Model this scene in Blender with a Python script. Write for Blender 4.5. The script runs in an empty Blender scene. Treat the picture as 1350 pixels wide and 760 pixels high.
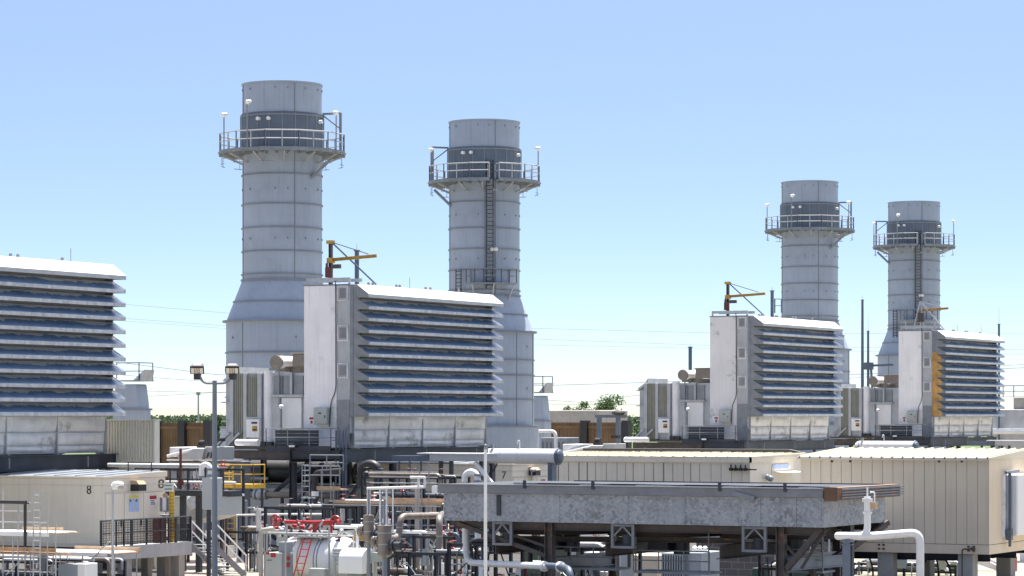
import bpy, math, random
from mathutils import Vector, Matrix
random.seed(7)
SCN = bpy.context.scene
COL = SCN.collection
F = 3800.0                      # focal length in photo pixels
HOR = 550.0                     # horizon row in the photo
ZC = 8.0                        # camera height
TH = math.atan(2000.0 / F)      # the plant grid is turned by this against the view
S, C = math.sin(TH), math.cos(TH)
R = math.radians

def P(px, py, d):
    xc = (px - 675) / F * d
    return (-S*d + C*xc, C*d + S*xc, ZC - (py - HOR) * d / F)
def DEP(X, Y): return -S*X + C*Y
def XatY(px, Y):
    t = (px - 675) / F
    return Y*(C*t - S)/(C + S*t)
def YatX(px, X):
    t = (px - 675) / F
    return X*(C + S*t)/(C*t - S)
def Z(py, X, Y): return ZC - (py - HOR)*DEP(X, Y)/F

# ------------------------------------------------------------------ mesh builder
class MB:
    def __init__(s): s.v = []; s.f = []; s.cut = []
    def add(s, vs, fs):
        b = len(s.v); s.cut.append((b, len(s.f))); s.v += [tuple(v) for v in vs]; s.f += [tuple(i+b for i in f) for f in fs]
    def box(s, x0, x1, y0, y1, z0, z1):
        if x0 > x1: x0, x1 = x1, x0
        if y0 > y1: y0, y1 = y1, y0
        if z0 > z1: z0, z1 = z1, z0
        s.add([(x0,y0,z0),(x1,y0,z0),(x1,y1,z0),(x0,y1,z0),(x0,y0,z1),(x1,y0,z1),(x1,y1,z1),(x0,y1,z1)],
              [(3,2,1,0),(4,5,6,7),(0,1,5,4),(1,2,6,5),(2,3,7,6),(3,0,4,7)])
        return s
    def beam(s, p, q, w, h=None, up=(0,0,1)):
        h = h or w
        p, q = Vector(p), Vector(q); d = (q-p)
        if d.length < 1e-6: return s
        d.normalize(); u = Vector(up)
        if abs(d.dot(u)) > .98: u = Vector((0,1,0))
        a = d.cross(u).normalized(); b = a.cross(d).normalized()
        vs = []
        for c in (p, q):
            for (i, j) in ((-1,-1),(1,-1),(1,1),(-1,1)):
                vs.append(c + a*(i*w/2) + b*(j*h/2))
        s.add(vs, [(0,1,2,3),(7,6,5,4),(0,4,5,1),(1,5,6,2),(2,6,7,3),(3,7,4,0)])
        return s
    def ibeam(s, p, q, w, h, t=.03, up=(0,0,1)):
        p, q = Vector(p), Vector(q); d = (q-p).normalized(); u = Vector(up)
        if abs(d.dot(u)) > .98: u = Vector((0,1,0))
        a = d.cross(u).normalized(); b = a.cross(d).normalized()
        W, H, T = w/2, h/2, t/2
        sec = [(-W,-H),(W,-H),(W,-H+t),(T,-H+t),(T,H-t),(W,H-t),(W,H),(-W,H),(-W,H-t),(-T,H-t),(-T,-H+t),(-W,-H+t)]
        n = 12; vs = [c + a*i + b*j for c in (p, q) for (i, j) in sec]
        s.add(vs, [tuple(range(n)), tuple(reversed(range(n,2*n)))] + [(i, i+n, (i+1)%n+n, (i+1)%n) for i in range(n)])
        return s
    def tube(s, pts, r, n=10, cap=True, r1=None):
        pts = [Vector(p) for p in pts]; m = len(pts)
        rings = []; a = None
        for i, p in enumerate(pts):
            d = (pts[min(i+1,m-1)] - pts[max(i-1,0)]).normalized()
            if a is None:
                u = Vector((0,0,1)) if abs(d.z) < .95 else Vector((0,1,0))
                a = d.cross(u).normalized()
            else:
                a = (a - d*a.dot(d)).normalized()
            b = d.cross(a).normalized()
            rr = r if r1 is None else r + (r1-r)*i/(m-1)
            rings.append([p + a*(rr*math.cos(2*math.pi*k/n)) + b*(rr*math.sin(2*math.pi*k/n)) for k in range(n)])
        vs = [v for rg in rings for v in rg]; fs = []
        for i in range(m-1):
            for k in range(n):
                k2 = (k+1) % n
                fs.append((i*n+k, (i+1)*n+k, (i+1)*n+k2, i*n+k2))
        if cap:
            fs.append(tuple(range(n))); fs.append(tuple(reversed(range((m-1)*n, m*n))))
        s.add(vs, fs); return s
    def lathe(s, cx, cy, prof, n=48, a0=0., closed=False):
        vs = []; fs = []; m = len(prof)
        for (r, z) in prof:
            for k in range(n):
                t = a0 + 2*math.pi*k/n
                vs.append((cx + r*math.cos(t), cy + r*math.sin(t), z))
        mm = m if closed else m-1
        for i in range(mm):
            i2 = (i+1) % m
            for k in range(n):
                k2 = (k+1) % n
                fs.append((i*n+k, i*n+k2, i2*n+k2, i2*n+k))
        s.add(vs, fs); return s
    def disc(s, cx, cy, z, r, n=32):
        s.add([(cx+r*math.cos(2*math.pi*k/n), cy+r*math.sin(2*math.pi*k/n), z) for k in range(n)], [tuple(range(n))]); return s
    def prism(s, poly, axis, a, b):
        """poly of 2d points in the plane without `axis`, run from a to b along it"""
        n = len(poly)
        def mk(p, t):
            return {'x': (t, p[0], p[1]), 'y': (p[0], t, p[1]), 'z': (p[0], p[1], t)}[axis]
        vs = [mk(p, a) for p in poly] + [mk(p, b) for p in poly]
        fs = [tuple(range(n)), tuple(reversed(range(n, 2*n)))]
        for i in range(n):
            j = (i+1) % n
            fs.append((i, i+n, j+n, j))
        s.add(vs, fs); return s
    def quad(s, a, b, c, d): s.add([a,b,c,d], [(0,1,2,3)]); return s
    def ball(s, c, rx, ry, rz, n=12, m=8):
        vs = []; fs = []
        for i in range(m+1):
            t = math.pi*i/m
            for k in range(n):
                p = 2*math.pi*k/n
                vs.append((c[0]+rx*math.sin(t)*math.cos(p), c[1]+ry*math.sin(t)*math.sin(p), c[2]+rz*math.cos(t)))
        for i in range(m):
            for k in range(n):
                k2 = (k+1) % n
                fs.append((i*n+k, (i+1)*n+k, (i+1)*n+k2, i*n+k2))
        s.add(vs, fs); return s

def wloc(o):
    v = Vector((0,0,0))
    while o is not None:
        v += o.location; o = o.parent
    return v

SPLIT = {'brace','floor_beam','end_cheek','bracket','lagging_band','lifting_lug','cross_beam','leg','pier','bearing_pad','strut','foot','floor_joist','bushing','roof_lug',
         'bolt','rivet','fitting','gauge','valve_body','post','notice','hazard_mark','timber_slat','bolt_hole','bolt_plate','lifting_tab','lens_bar','motor_mount','pipe_support','beam',
         'support','saddle','red_sign','column','bay_beam','wall_joint','rail_strip','pipe_band','lettering_line','main_beam','instrument','flange','black_plate','cable','wall_fan','cabinet_door','riser','bent_tube','pillar','drum_rim','band','roof_plinth','end_plate','seam','stair_stringer','stair_tread','roof_rib','wall_rib','standing_seam','header_strip'}
def build(name, mb, mat, parent=None, smooth=False, bevel=0., loc=None, angle=40):
    if name in SPLIT and parent is not None and 1 < len(mb.cut) <= 95:
        o = None; cuts = mb.cut + [(len(mb.v), len(mb.f))]
        for (v0, f0), (v1, f1) in zip(cuts, cuts[1:]):
            m2 = MB(); m2.v = mb.v[v0:v1]; m2.f = [tuple(i-v0 for i in f) for f in mb.f[f0:f1]]; m2.cut = [(0, 0)]
            o = build(name, m2, mat, parent, smooth, bevel, loc, angle)
        return o
    me = bpy.data.meshes.new(name)
    off = wloc(parent) if parent is not None else Vector(loc or (0,0,0))
    me.from_pydata([tuple(Vector(v)-off) for v in mb.v], [], mb.f)
    me.update()
    import bmesh
    bm = bmesh.new(); bm.from_mesh(me)
    bmesh.ops.recalc_face_normals(bm, faces=bm.faces); bm.to_mesh(me); bm.free()
    if smooth:
        for p in me.polygons: p.use_smooth = True
        me.set_sharp_from_angle(angle=R(angle))
    o = bpy.data.objects.new(name, me); COL.objects.link(o)
    if mat: me.materials.append(mat)
    if parent is not None: o.parent = parent
    elif loc: o.location = loc
    if bevel:
        b = o.modifiers.new('bevel', 'BEVEL'); b.width = bevel; b.segments = 1; b.limit_method = 'ANGLE'; b.angle_limit = R(50)
    return o

def tag(o, label=None, cat=None, group=None, kind=None):
    if label: o['label'] = label
    if cat: o['category'] = cat
    if group: o['group'] = group
    if kind: o['kind'] = kind
    return o

def thing(name, label, cat, loc, group=None):
    o = bpy.data.objects.new(name, None); COL.objects.link(o)
    o.location = loc; o.empty_display_size = .3
    return tag(o, label, cat, group)

def solo(name, mb, mat, label, cat, group=None, smooth=False, bevel=0.):
    xs = [v[0] for v in mb.v]; ys = [v[1] for v in mb.v]; zs = [v[2] for v in mb.v]
    loc = ((min(xs)+max(xs))/2, (min(ys)+max(ys))/2, min(zs))
    return tag(build(name, mb, mat, None, smooth, bevel, loc), label, cat, group)

def kids(o): return [c for c in bpy.data.objects if c.parent == o]
def copy_tree(o, parent=None, loc=None, label=None, group=None):
    c = o.copy(); COL.objects.link(c); c.parent = parent
    if loc is not None: c.location = loc
    if label: c['label'] = label
    if group: c['group'] = group
    for ch in kids(o):
        if ch is not c: copy_tree(ch, c)
    return c
def shifted(o, dx, dy, dz=0, label=None, group=None):
    return copy_tree(o, None, (o.location.x+dx, o.location.y+dy, o.location.z+dz), label, group)

def arc(p, c0, c1, n=6):
    """rounded corner at p between the directions to c0 and c1 (quadratic bend)"""
    p, a, b = Vector(p), Vector(c0), Vector(c1)
    return [a*(1-t)**2 + p*2*t*(1-t) + b*t**2 for t in [i/n for i in range(n+1)]]
def bend(pts, r, n=6):
    """polyline with rounded corners"""
    pts = [Vector(p) for p in pts]; out = [pts[0]]
    for i in range(1, len(pts)-1):
        p = pts[i]; a = pts[i-1]-p; b = pts[i+1]-p
        ra = min(r, a.length*.49); rb = min(r, b.length*.49)
        out += arc(p, p+a.normalized()*ra, p+b.normalized()*rb, n)
    out.append(pts[-1]); return out

# ------------------------------------------------------------------ materials
def mat(name, col, rough=.55, metal=0., var=.12, scale=.6, streak=.0, stain=None, stain_amt=0., stain_scale=1.2,
        bump=0., bump_scale=20., spangle=0., rust=0., spec=.5, dirt_z=None):
    m = bpy.data.materials.new(name); m.use_nodes = True
    nt = m.node_tree; N = nt.nodes; L = nt.links
    bs = N['Principled BSDF']; bs.inputs['Roughness'].default_value = rough; bs.inputs['Metallic'].default_value = metal
    bs.inputs['Specular IOR Level'].default_value = spec
    tc = N.new('ShaderNodeTexCoord'); co = tc.outputs['Object']
    def noise(sc, det=5, vec=None, ro=.6):
        n = N.new('ShaderNodeTexNoise'); n.inputs['Scale'].default_value = sc; n.inputs['Detail'].default_value = det; n.inputs['Roughness'].default_value = ro
        L.new(vec or co, n.inputs['Vector']); return n.outputs['Fac']
    def ramp(fac, a, b):
        r = N.new('ShaderNodeMapRange'); r.inputs['From Min'].default_value = a; r.inputs['From Max'].default_value = b; r.clamp = True
        L.new(fac, r.inputs['Value']); return r.outputs['Result']
    def mix(fac, a, b):
        x = N.new('ShaderNodeMix'); x.data_type = 'RGBA'
        if isinstance(fac, float): x.inputs[0].default_value = fac
        else: L.new(fac, x.inputs[0])
        for sock, v in ((x.inputs[6], a), (x.inputs[7], b)):
            if isinstance(v, tuple): sock.default_value = (v[0], v[1], v[2], 1)
            else: L.new(v, sock)
        return x.outputs[2]
    lo = tuple(max(0, c*(1-var)) for c in col); hi = tuple(min(1, c*(1+var*.7)) for c in col)
    cur = mix(ramp(noise(scale), .3, .7), lo, hi)
    if spangle:
        vo = N.new('ShaderNodeTexVoronoi'); vo.inputs['Scale'].default_value = 11.
        L.new(co, vo.inputs['Vector'])
        sep = N.new('ShaderNodeSeparateColor'); L.new(vo.outputs['Color'], sep.inputs[0])
        big = ramp(noise(1.1, 3), .35, .65)
        mul = N.new('ShaderNodeMath'); mul.operation = 'MULTIPLY'; L.new(ramp(sep.outputs[0], .25, .75), mul.inputs[0]); L.new(big, mul.inputs[1])
        cur = mix(mul.outputs[0], cur, tuple(c*(1-spangle) for c in col))
        cur = mix(ramp(noise(9, 8, None, .75), .52, .62), cur, tuple(min(1, c*(1+spangle*.45)) for c in col))
    if streak:
        mp = N.new('ShaderNodeMapping'); mp.inputs['Scale'].default_value = (3.2, 3.2, .16); L.new(co, mp.inputs['Vector'])
        f = ramp(noise(1.3, 6, mp.outputs['Vector']), .5, .78)
        mm = N.new('ShaderNodeMath'); mm.operation = 'MULTIPLY'; mm.inputs[1].default_value = streak; L.new(f, mm.inputs[0])
        cur = mix(mm.outputs[0], cur, tuple(c*.45 for c in col))
    if stain_amt:
        f = ramp(noise(stain_scale, 7, None, .65), .56, .66)
        mm = N.new('ShaderNodeMath'); mm.operation = 'MULTIPLY'; mm.inputs[1].default_value = stain_amt; L.new(f, mm.inputs[0])
        cur = mix(mm.outputs[0], cur, stain or tuple(c*.4 for c in col))
    if rust:
        f = ramp(noise(1.6, 8, None, .7), .62-rust*.3, .72-rust*.2)
        rc = mix(noise(6., 6), (.16,.055,.02), (.42,.19,.06))
        cur = mix(f, cur, rc)
    L.new(cur, bs.inputs['Base Color'])
    rr = N.new('ShaderNodeMapRange'); rr.inputs['To Min'].default_value = max(.05, rough-.12); rr.inputs['To Max'].default_value = min(1, rough+.12)
    L.new(noise(scale*3+.5, 4), rr.inputs['Value']); L.new(rr.outputs['Result'], bs.inputs['Roughness'])
    if bump:
        b = N.new('ShaderNodeBump'); b.inputs['Strength'].default_value = 1.; b.inputs['Distance'].default_value = bump
        L.new(noise(bump_scale, 3), b.inputs['Height']); L.new(b.outputs['Normal'], bs.inputs['Normal'])
    return m

M = {}
M['stack'] = mat('stack paint', (.315,.37,.45), .5, 0, .12, .28, streak=.3, stain=(.24,.27,.31), stain_amt=.3, stain_scale=.25)
M['stack_dark'] = mat('stack collar', (.105,.135,.175), .5, 0, .18, .6, streak=.3)
M['stack_seam'] = mat('stack seam', (.20,.225,.255), .6, 0, .15, .6)
M['galv'] = mat('galvanised steel', (.43,.445,.46), .48, .35, .14, 1.2, streak=.25)
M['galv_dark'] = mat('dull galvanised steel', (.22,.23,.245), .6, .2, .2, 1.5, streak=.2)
M['blade'] = mat('louvre sheet', (.50,.52,.54), .16, 1., .12, 1.5, streak=.18, bump=.035, bump_scale=1.9)
def blade_mat():  # reflections of sky and of the blade above, painted into the sheet colour
    m = bpy.data.materials.new('louvre sheet with painted reflections'); m.use_nodes = True
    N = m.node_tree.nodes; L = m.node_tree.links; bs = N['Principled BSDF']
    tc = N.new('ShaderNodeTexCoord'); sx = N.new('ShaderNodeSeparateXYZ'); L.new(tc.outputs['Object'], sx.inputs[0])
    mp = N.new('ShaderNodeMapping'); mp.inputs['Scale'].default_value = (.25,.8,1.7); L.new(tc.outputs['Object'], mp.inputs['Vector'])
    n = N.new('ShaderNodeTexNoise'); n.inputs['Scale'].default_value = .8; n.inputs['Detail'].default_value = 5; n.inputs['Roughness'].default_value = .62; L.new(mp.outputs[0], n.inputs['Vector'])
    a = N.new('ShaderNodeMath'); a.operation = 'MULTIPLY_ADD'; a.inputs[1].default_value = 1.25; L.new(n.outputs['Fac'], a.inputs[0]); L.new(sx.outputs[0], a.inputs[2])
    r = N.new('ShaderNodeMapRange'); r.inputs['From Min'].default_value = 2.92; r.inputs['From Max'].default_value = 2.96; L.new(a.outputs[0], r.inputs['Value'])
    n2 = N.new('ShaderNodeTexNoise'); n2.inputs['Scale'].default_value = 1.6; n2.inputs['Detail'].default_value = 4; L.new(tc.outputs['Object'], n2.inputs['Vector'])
    c2 = N.new('ShaderNodeMix'); c2.data_type = 'RGBA'; L.new(n2.outputs['Fac'], c2.inputs[0]); c2.inputs[6].default_value = (.085,.185,.35,1); c2.inputs[7].default_value = (.28,.40,.56,1)  # blue tones: painted reflection of the upper sky
    x = N.new('ShaderNodeMix'); x.data_type = 'RGBA'; L.new(r.outputs[0], x.inputs[0]); x.inputs[6].default_value = (.84,.82,.79,1); L.new(c2.outputs[2], x.inputs[7])  # jagged grey zone: painted reflection of the underside above
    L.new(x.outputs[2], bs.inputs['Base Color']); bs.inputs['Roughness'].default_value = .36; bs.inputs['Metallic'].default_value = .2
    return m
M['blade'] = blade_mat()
M['hood'] = mat('hood sheet', (.72,.73,.74), .5, .0, .06, .8, streak=.08)
M['plate'] = mat('galvanised end plate', (.23,.245,.265), .4, .5, .18, 2.2, streak=.3)
M['white_wall'] = mat('weathered white steel', (.82,.81,.81), .55, 0, .12, .4, streak=.28, stain=(.38,.39,.41), stain_amt=.6, stain_scale=.35)
M['skirt'] = mat('weathered duct sheet', (.74,.735,.72), .5, .1, .14, 1.3, streak=.25, stain=(.09,.09,.09), stain_amt=.55, stain_scale=.8, bump=.05, bump_scale=.9)
M['white'] = mat('white paint', (.78,.78,.77), .4, 0, .05, .8, streak=.07)
M['white_pipe'] = mat('white pipe paint', (.70,.71,.71), .38, 0, .1, 1.5, streak=.25, stain=(.45,.43,.40), stain_amt=.35, stain_scale=2.5)
M['cream'] = mat('cream cladding', (.72,.60,.44), .55, 0, .08, .35, streak=.22)
M['cream_pale'] = mat('pale cream cladding', (.78,.705,.575), .55, 0, .08, .35, streak=.25)
M['cream_trim'] = mat('cream trim', (.66,.60,.49), .5, 0, .05, .5)
M['seam'] = mat('cladding joint', (.22,.20,.165), .8, 0, .1)
M['rib'] = mat('pale ribbed cladding', (.58,.56,.48), .55, 0, .05, .5, streak=.12)
M['roof_cream'] = mat('cream roof sheet', (.68,.62,.49), .5, 0, .06, .6, streak=.06)
M['roof_grey'] = mat('blue grey roof', (.19,.22,.26), .55, 0, .2, .8)
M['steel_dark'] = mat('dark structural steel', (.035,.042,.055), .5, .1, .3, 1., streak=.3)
M['steel_brown'] = mat('weathered brown steel', (.085,.072,.064), .6, .1, .3, 1.5, streak=.4, rust=.12)
M['steel_blue'] = mat('blue grey steel', (.11,.14,.185), .5, .2, .2, 1.)
M['steel_grey'] = mat('grey painted steel', (.23,.255,.28), .5, .1, .14, 1.2, streak=.2)
M['pole'] = mat('blue grey pole paint', (.17,.20,.235), .45, .1, .1, 2.)
M['black'] = mat('black metal', (.02,.02,.022), .5, 0, .2)
M['spangle'] = mat('spangled galvanised sheet', (.33,.35,.375), .5, .25, .14, .7, streak=.4, spangle=.5)
M['insul'] = mat('aluminium pipe lagging', (.25,.215,.185), .42, .35, .2, 2., streak=.2)
M['olive'] = mat('olive acoustic panel', (.27,.275,.225), .5, .1, .14, 1.2, streak=.45)
M['rusty'] = mat('rusty sheet', (.50,.29,.09), .7, 0, .4, 1.2, streak=.5, rust=.3, stain=(.30,.30,.31), stain_amt=.85, stain_scale=.8)
M['rust_head'] = mat('rusty header', (.22,.17,.14), .7, .2, .3, 3., rust=.55)
M['yellow'] = mat('safety yellow paint', (.62,.40,.04), .45, 0, .14, 2.)
M['crane_yellow'] = mat('weathered crane yellow', (.44,.27,.045), .6, 0, .3, 2., rust=.15)
M['red'] = mat('red paint', (.36,.02,.022), .4, 0, .18, 2.)
M['dark_red'] = mat('dark red paint', (.13,.028,.024), .5, 0, .2, 2.)
M['plank'] = mat('scaffold plank', (.50,.36,.24), .75, 0, .25, 2.5, streak=.2)
M['tarp'] = mat('white tarpaulin', (.80,.80,.79), .6, 0, .05, 1.)
M['concrete'] = mat('concrete', (.40,.38,.345), .85, 0, .15, 1.2, streak=.25, bump=.01)
M['grey_wall'] = mat('grey enclosure sheet', (.56,.56,.55), .55, 0, .1, .6, streak=.2)
M['door_green'] = mat('pale green door paint', (.58,.68,.63), .5, 0, .08)
M['cabinet'] = mat('grey cabinet paint', (.40,.425,.40), .45, 0, .06, 1.)
M['cab_dark'] = mat('slate cabinet paint', (.24,.27,.31), .45, 0, .08, 1.)
M['brown_wall'] = mat('brown timber panel', (.17,.105,.05), .75, 0, .35, .5, streak=.55)
M['tan'] = mat('tan metal', (.45,.31,.19), .5, 0, .1)
M['glass'] = mat('lamp lens', (.75,.70,.58), .2, 0, .1, 8.)
M['sign_white'] = mat('sign white', (.82,.82,.80), .4, 0, .02)
M['green'] = mat('sign green', (.05,.30,.12), .5, 0, .05)
M['sign_yellow'] = mat('sign yellow', (.75,.66,.08), .5, 0, .05)
M['sign_blue'] = mat('pale blue notice', (.42,.52,.75), .5, 0, .25, 18.)
M['trans'] = mat('transformer grey', (.40,.42,.42), .45, 0, .08, 1., streak=.15)
M['green_paint'] = mat('dark green paint', (.045,.075,.055), .5, 0, .2)
M['cable'] = mat('black cable', (.03,.03,.035), .6, 0, .1)
M['wire'] = mat('overhead wire', (.16,.18,.20), .6, 0, .05)
M['bark'] = mat('bark', (.10,.075,.05), .9, 0, .3, 4.)
M['leaf'] = mat('leaves', (.055,.11,.03), .6, 0, .55, .55, spec=.3)
M['wood_far'] = mat('far wood leaves', (.05,.10,.035), .7, 0, .6, .12, spec=.2)

def leaf_mat(name, a, b, sc):
    m = bpy.data.materials.new(name); m.use_nodes = True; N = m.node_tree.nodes; L = m.node_tree.links
    out = N['Material Output']; N.remove(N['Principled BSDF'])
    tc = N.new('ShaderNodeTexCoord'); n = N.new('ShaderNodeTexNoise'); n.inputs['Scale'].default_value = sc; n.inputs['Detail'].default_value = 6; L.new(tc.outputs['Object'], n.inputs['Vector'])
    r = N.new('ShaderNodeValToRGB'); r.color_ramp.elements[0].position = .35; r.color_ramp.elements[1].position = .65
    r.color_ramp.elements[0].color = (*a, 1); r.color_ramp.elements[1].color = (*b, 1); L.new(n.outputs['Fac'], r.inputs[0])
    d = N.new('ShaderNodeBsdfDiffuse'); t = N.new('ShaderNodeBsdfTranslucent'); x = N.new('ShaderNodeMixShader'); x.inputs[0].default_value = .45
    L.new(r.outputs[0], d.inputs[0]); L.new(r.outputs[0], t.inputs[0]); L.new(d.outputs[0], x.inputs[1]); L.new(t.outputs[0], x.inputs[2]); L.new(x.outputs[0], out.inputs[0])
    return m
M['leaf'] = leaf_mat('leaves', (.05,.085,.035), (.10,.15,.065), .5)
M['wood_far'] = leaf_mat('far wood leaves', (.055,.085,.05), (.095,.135,.08), .08)
def brick_mat():
    m = bpy.data.materials.new('concrete block wall'); m.use_nodes = True
    N = m.node_tree.nodes; L = m.node_tree.links; bs = N['Principled BSDF']
    tc = N.new('ShaderNodeTexCoord'); sx = N.new('ShaderNodeSeparateXYZ'); L.new(tc.outputs['Object'], sx.inputs[0])
    ad = N.new('ShaderNodeMath'); ad.operation = 'ADD'; L.new(sx.outputs[0], ad.inputs[0]); L.new(sx.outputs[1], ad.inputs[1])
    cb = N.new('ShaderNodeCombineXYZ'); L.new(ad.outputs[0], cb.inputs[0]); L.new(sx.outputs[2], cb.inputs[1])
    b = N.new('ShaderNodeTexBrick'); b.inputs['Scale'].default_value = 1.
    b.inputs['Brick Width'].default_value = .62; b.inputs['Row Height'].default_value = .31; b.inputs['Mortar Size'].default_value = .018
    b.inputs['Color1'].default_value = (.17,.14,.125,1); b.inputs['Color2'].default_value = (.13,.11,.10,1); b.inputs['Mortar'].default_value = (.27,.25,.23,1)
    L.new(cb.outputs[0], b.inputs['Vector']); L.new(b.outputs['Color'], bs.inputs['Base Color']); bs.inputs['Roughness'].default_value = .9
    return m
M['cmu'] = brick_mat()

def ground_mat():
    m = bpy.data.materials.new('pale gravel'); m.use_nodes = True
    N = m.node_tree.nodes; L = m.node_tree.links; bs = N['Principled BSDF']; bs.inputs['Roughness'].default_value = .95
    tc = N.new('ShaderNodeTexCoord')
    n1 = N.new('ShaderNodeTexNoise'); n1.inputs['Scale'].default_value = 9.; n1.inputs['Detail'].default_value = 8; L.new(tc.outputs['Object'], n1.inputs['Vector'])
    n2 = N.new('ShaderNodeTexNoise'); n2.inputs['Scale'].default_value = .12; n2.inputs['Detail'].default_value = 6; L.new(tc.outputs['Object'], n2.inputs['Vector'])
    r = N.new('ShaderNodeValToRGB'); r.color_ramp.elements[0].color = (.20,.18,.145,1); r.color_ramp.elements[1].color = (.47,.425,.35,1)
    r.color_ramp.elements[0].position = .33; r.color_ramp.elements[1].position = .62; L.new(n1.outputs['Fac'], r.inputs[0])
    x = N.new('ShaderNodeMix'); x.data_type = 'RGBA'; x.blend_type = 'MULTIPLY'; x.inputs[0].default_value = .5
    L.new(r.outputs[0], x.inputs[6]); L.new(n2.outputs['Color'], x.inputs[7])
    # beyond the yard: grass and scrub
    ln = N.new('ShaderNodeVectorMath'); ln.operation = 'LENGTH'; L.new(tc.outputs['Object'], ln.inputs[0])
    mr = N.new('ShaderNodeMapRange'); mr.inputs['From Min'].default_value = 430; mr.inputs['From Max'].default_value = 480; L.new(ln.outputs['Value'], mr.inputs['Value'])
    y = N.new('ShaderNodeMix'); y.data_type = 'RGBA'; L.new(mr.outputs['Result'], y.inputs[0]); L.new(x.outputs[2], y.inputs[6]); y.inputs[7].default_value = (.09,.13,.05,1)
    L.new(y.outputs[2], bs.inputs['Base Color'])
    b = N.new('ShaderNodeBump'); b.inputs['Distance'].default_value = .03; L.new(n1.outputs['Fac'], b.inputs['Height']); L.new(b.outputs[0], bs.inputs['Normal'])
    return m
M['gravel'] = ground_mat()
M['lip'] = mat('bright louvre lip', (.50,.51,.53), .42, .3, .25, 2.5, streak=.5, stain=(.25,.25,.26), stain_amt=.4, stain_scale=1.5)
M['dark_ground'] = mat('added dark ground', (.055,.052,.05), .9, 0, .35, .4, bump=.01)  # dark tone for the ground sheets added to deepen the shade
M['pad'] = mat('added dark concrete pad', (.12,.113,.105), .9, 0, .35, .35)  # dark tone put in to keep the ground below the machines shaded
M['rust_dark'] = mat('dark rust', (.13,.075,.045), .75, 0, .3, 2., rust=.5)

def rail(mb, pts, h=1.1, r=.03, post=1.4, mid=True, toe=False, w=None):
    """handrail with posts along a polyline of floor points"""
    for i in range(len(pts)-1):
        a, b = Vector(pts[i]), Vector(pts[i+1]); L_ = (b-a).length; n = max(1, round(L_/post))
        up = Vector((0,0,h))
        mb.tube([a+up, b+up], r, 6)
        if mid: mb.tube([a+up*.52, b+up*.52], r*.85, 6)
        if toe: mb.beam(a+Vector((0,0,.07)), b+Vector((0,0,.07)), .015, .12)
        for k in range(n+1):
            p = a + (b-a)*(k/n); mb.tube([p, p+up], r, 6)
    return mb
def ladder(mb, p, q, w, r=.025, step=.3, side=None):
    p, q = Vector(p), Vector(q); s_ = Vector(side).normalized()*(w/2)
    mb.tube([p-s_, q-s_], r, 6); mb.tube([p+s_, q+s_], r, 6)
    n = int((q-p).length/step)
    for i in range(1, n+1):
        c = p + (q-p)*(i/(n+.5)); mb.tube([c-s_, c+s_], r*.7, 5)
    return mb
def text(name, body, size, loc, parent, m, face='-y', group=None, wide=1.):
    cu = bpy.data.curves.new(name, 'FONT'); cu.body = body; cu.size = size; cu.extrude = .008; cu.align_x = 'CENTER'; cu.align_y = 'CENTER'
    cu.materials.append(m)
    t = bpy.data.objects.new(name, cu); COL.objects.link(t); bpy.context.view_layer.update()
    me = bpy.data.meshes.new_from_object(t.evaluated_get(bpy.context.evaluated_depsgraph_get())); bpy.data.objects.remove(t)
    if not me.materials: me.materials.append(m)
    o = bpy.data.objects.new(name, me); COL.objects.link(o)
    o.scale.x = wide
    o.rotation_euler = (R(90), 0, 0) if face == '-y' else (R(90), 0, R(90))
    if parent: o.parent = parent; o.location = Vector(loc) - wloc(parent)
    else: o.location = loc
    return o
# ================================================================== setting
g = MB(); g.quad((-7000,-300,0),(7000,-300,0),(7000,12000,0),(-7000,12000,0))
tag(build('ground', g, M['gravel']), kind='structure')
g = MB(); g.quad((-62,84,.006),(-26,84,.006),(-26,124,.006),(-62,124,.006)); tag(build('yard_shade_ground', g, M['dark_ground']), kind='structure')  # dark sheet added to cut ground bounce and deepen shade under the cooler
g = MB()
g.quad((-104,146,.006),(-84,146,.006),(-84,178,.006),(-104,178,.006)); tag(build('concrete_shade_pad', g, M['pad']), kind='structure')  # dark pad added to darken the ground beneath the filter house

# ================================================================== air filter houses
DY = [-42.4, 0., 61.2, 104.6]                 # the four units along the row
XW, XT, XB, Y0, Y1, ZB, ZT = -89.85, -88.6, -93.2, 149.8, 167.1, 6.12, 16.0
XP = -89.4
def louver_mb(zb, pitch=.716, drop=.45, lip=.18, t=.012, top=False):
    mb = MB(); zt = zb + lip; zw = zt + drop
    seed = random.random()
    # sloping sheet in panels that do not lie quite flush
    n = 6; ys = [Y0 + (Y1-Y0)*i/n for i in range(n+1)]
    for i in range(n):
        j = random.uniform(-.012, .012)
        a, b = ys[i]+.006, ys[i+1]-.006
        m = 8
        for k in range(m):
            ya, yb = a+(b-a)*k/m, a+(b-a)*(k+1)/m
            w1 = .018*math.sin(k*1.9+seed*9+i); w2 = .018*math.sin((k+1)*1.9+seed*9+i)
            mb.add([(XP,ya,zw+j),(XP,yb,zw+j),(XP+(XT-XP)*.5,yb,(zw+zt)/2+j+w2),(XP+(XT-XP)*.5,ya,(zw+zt)/2+j+w1),(XT,yb,zt),(XT,ya,zt)],
                   [(0,1,2,3),(3,2,4,5)])
    return mb, zw, zt
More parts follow.
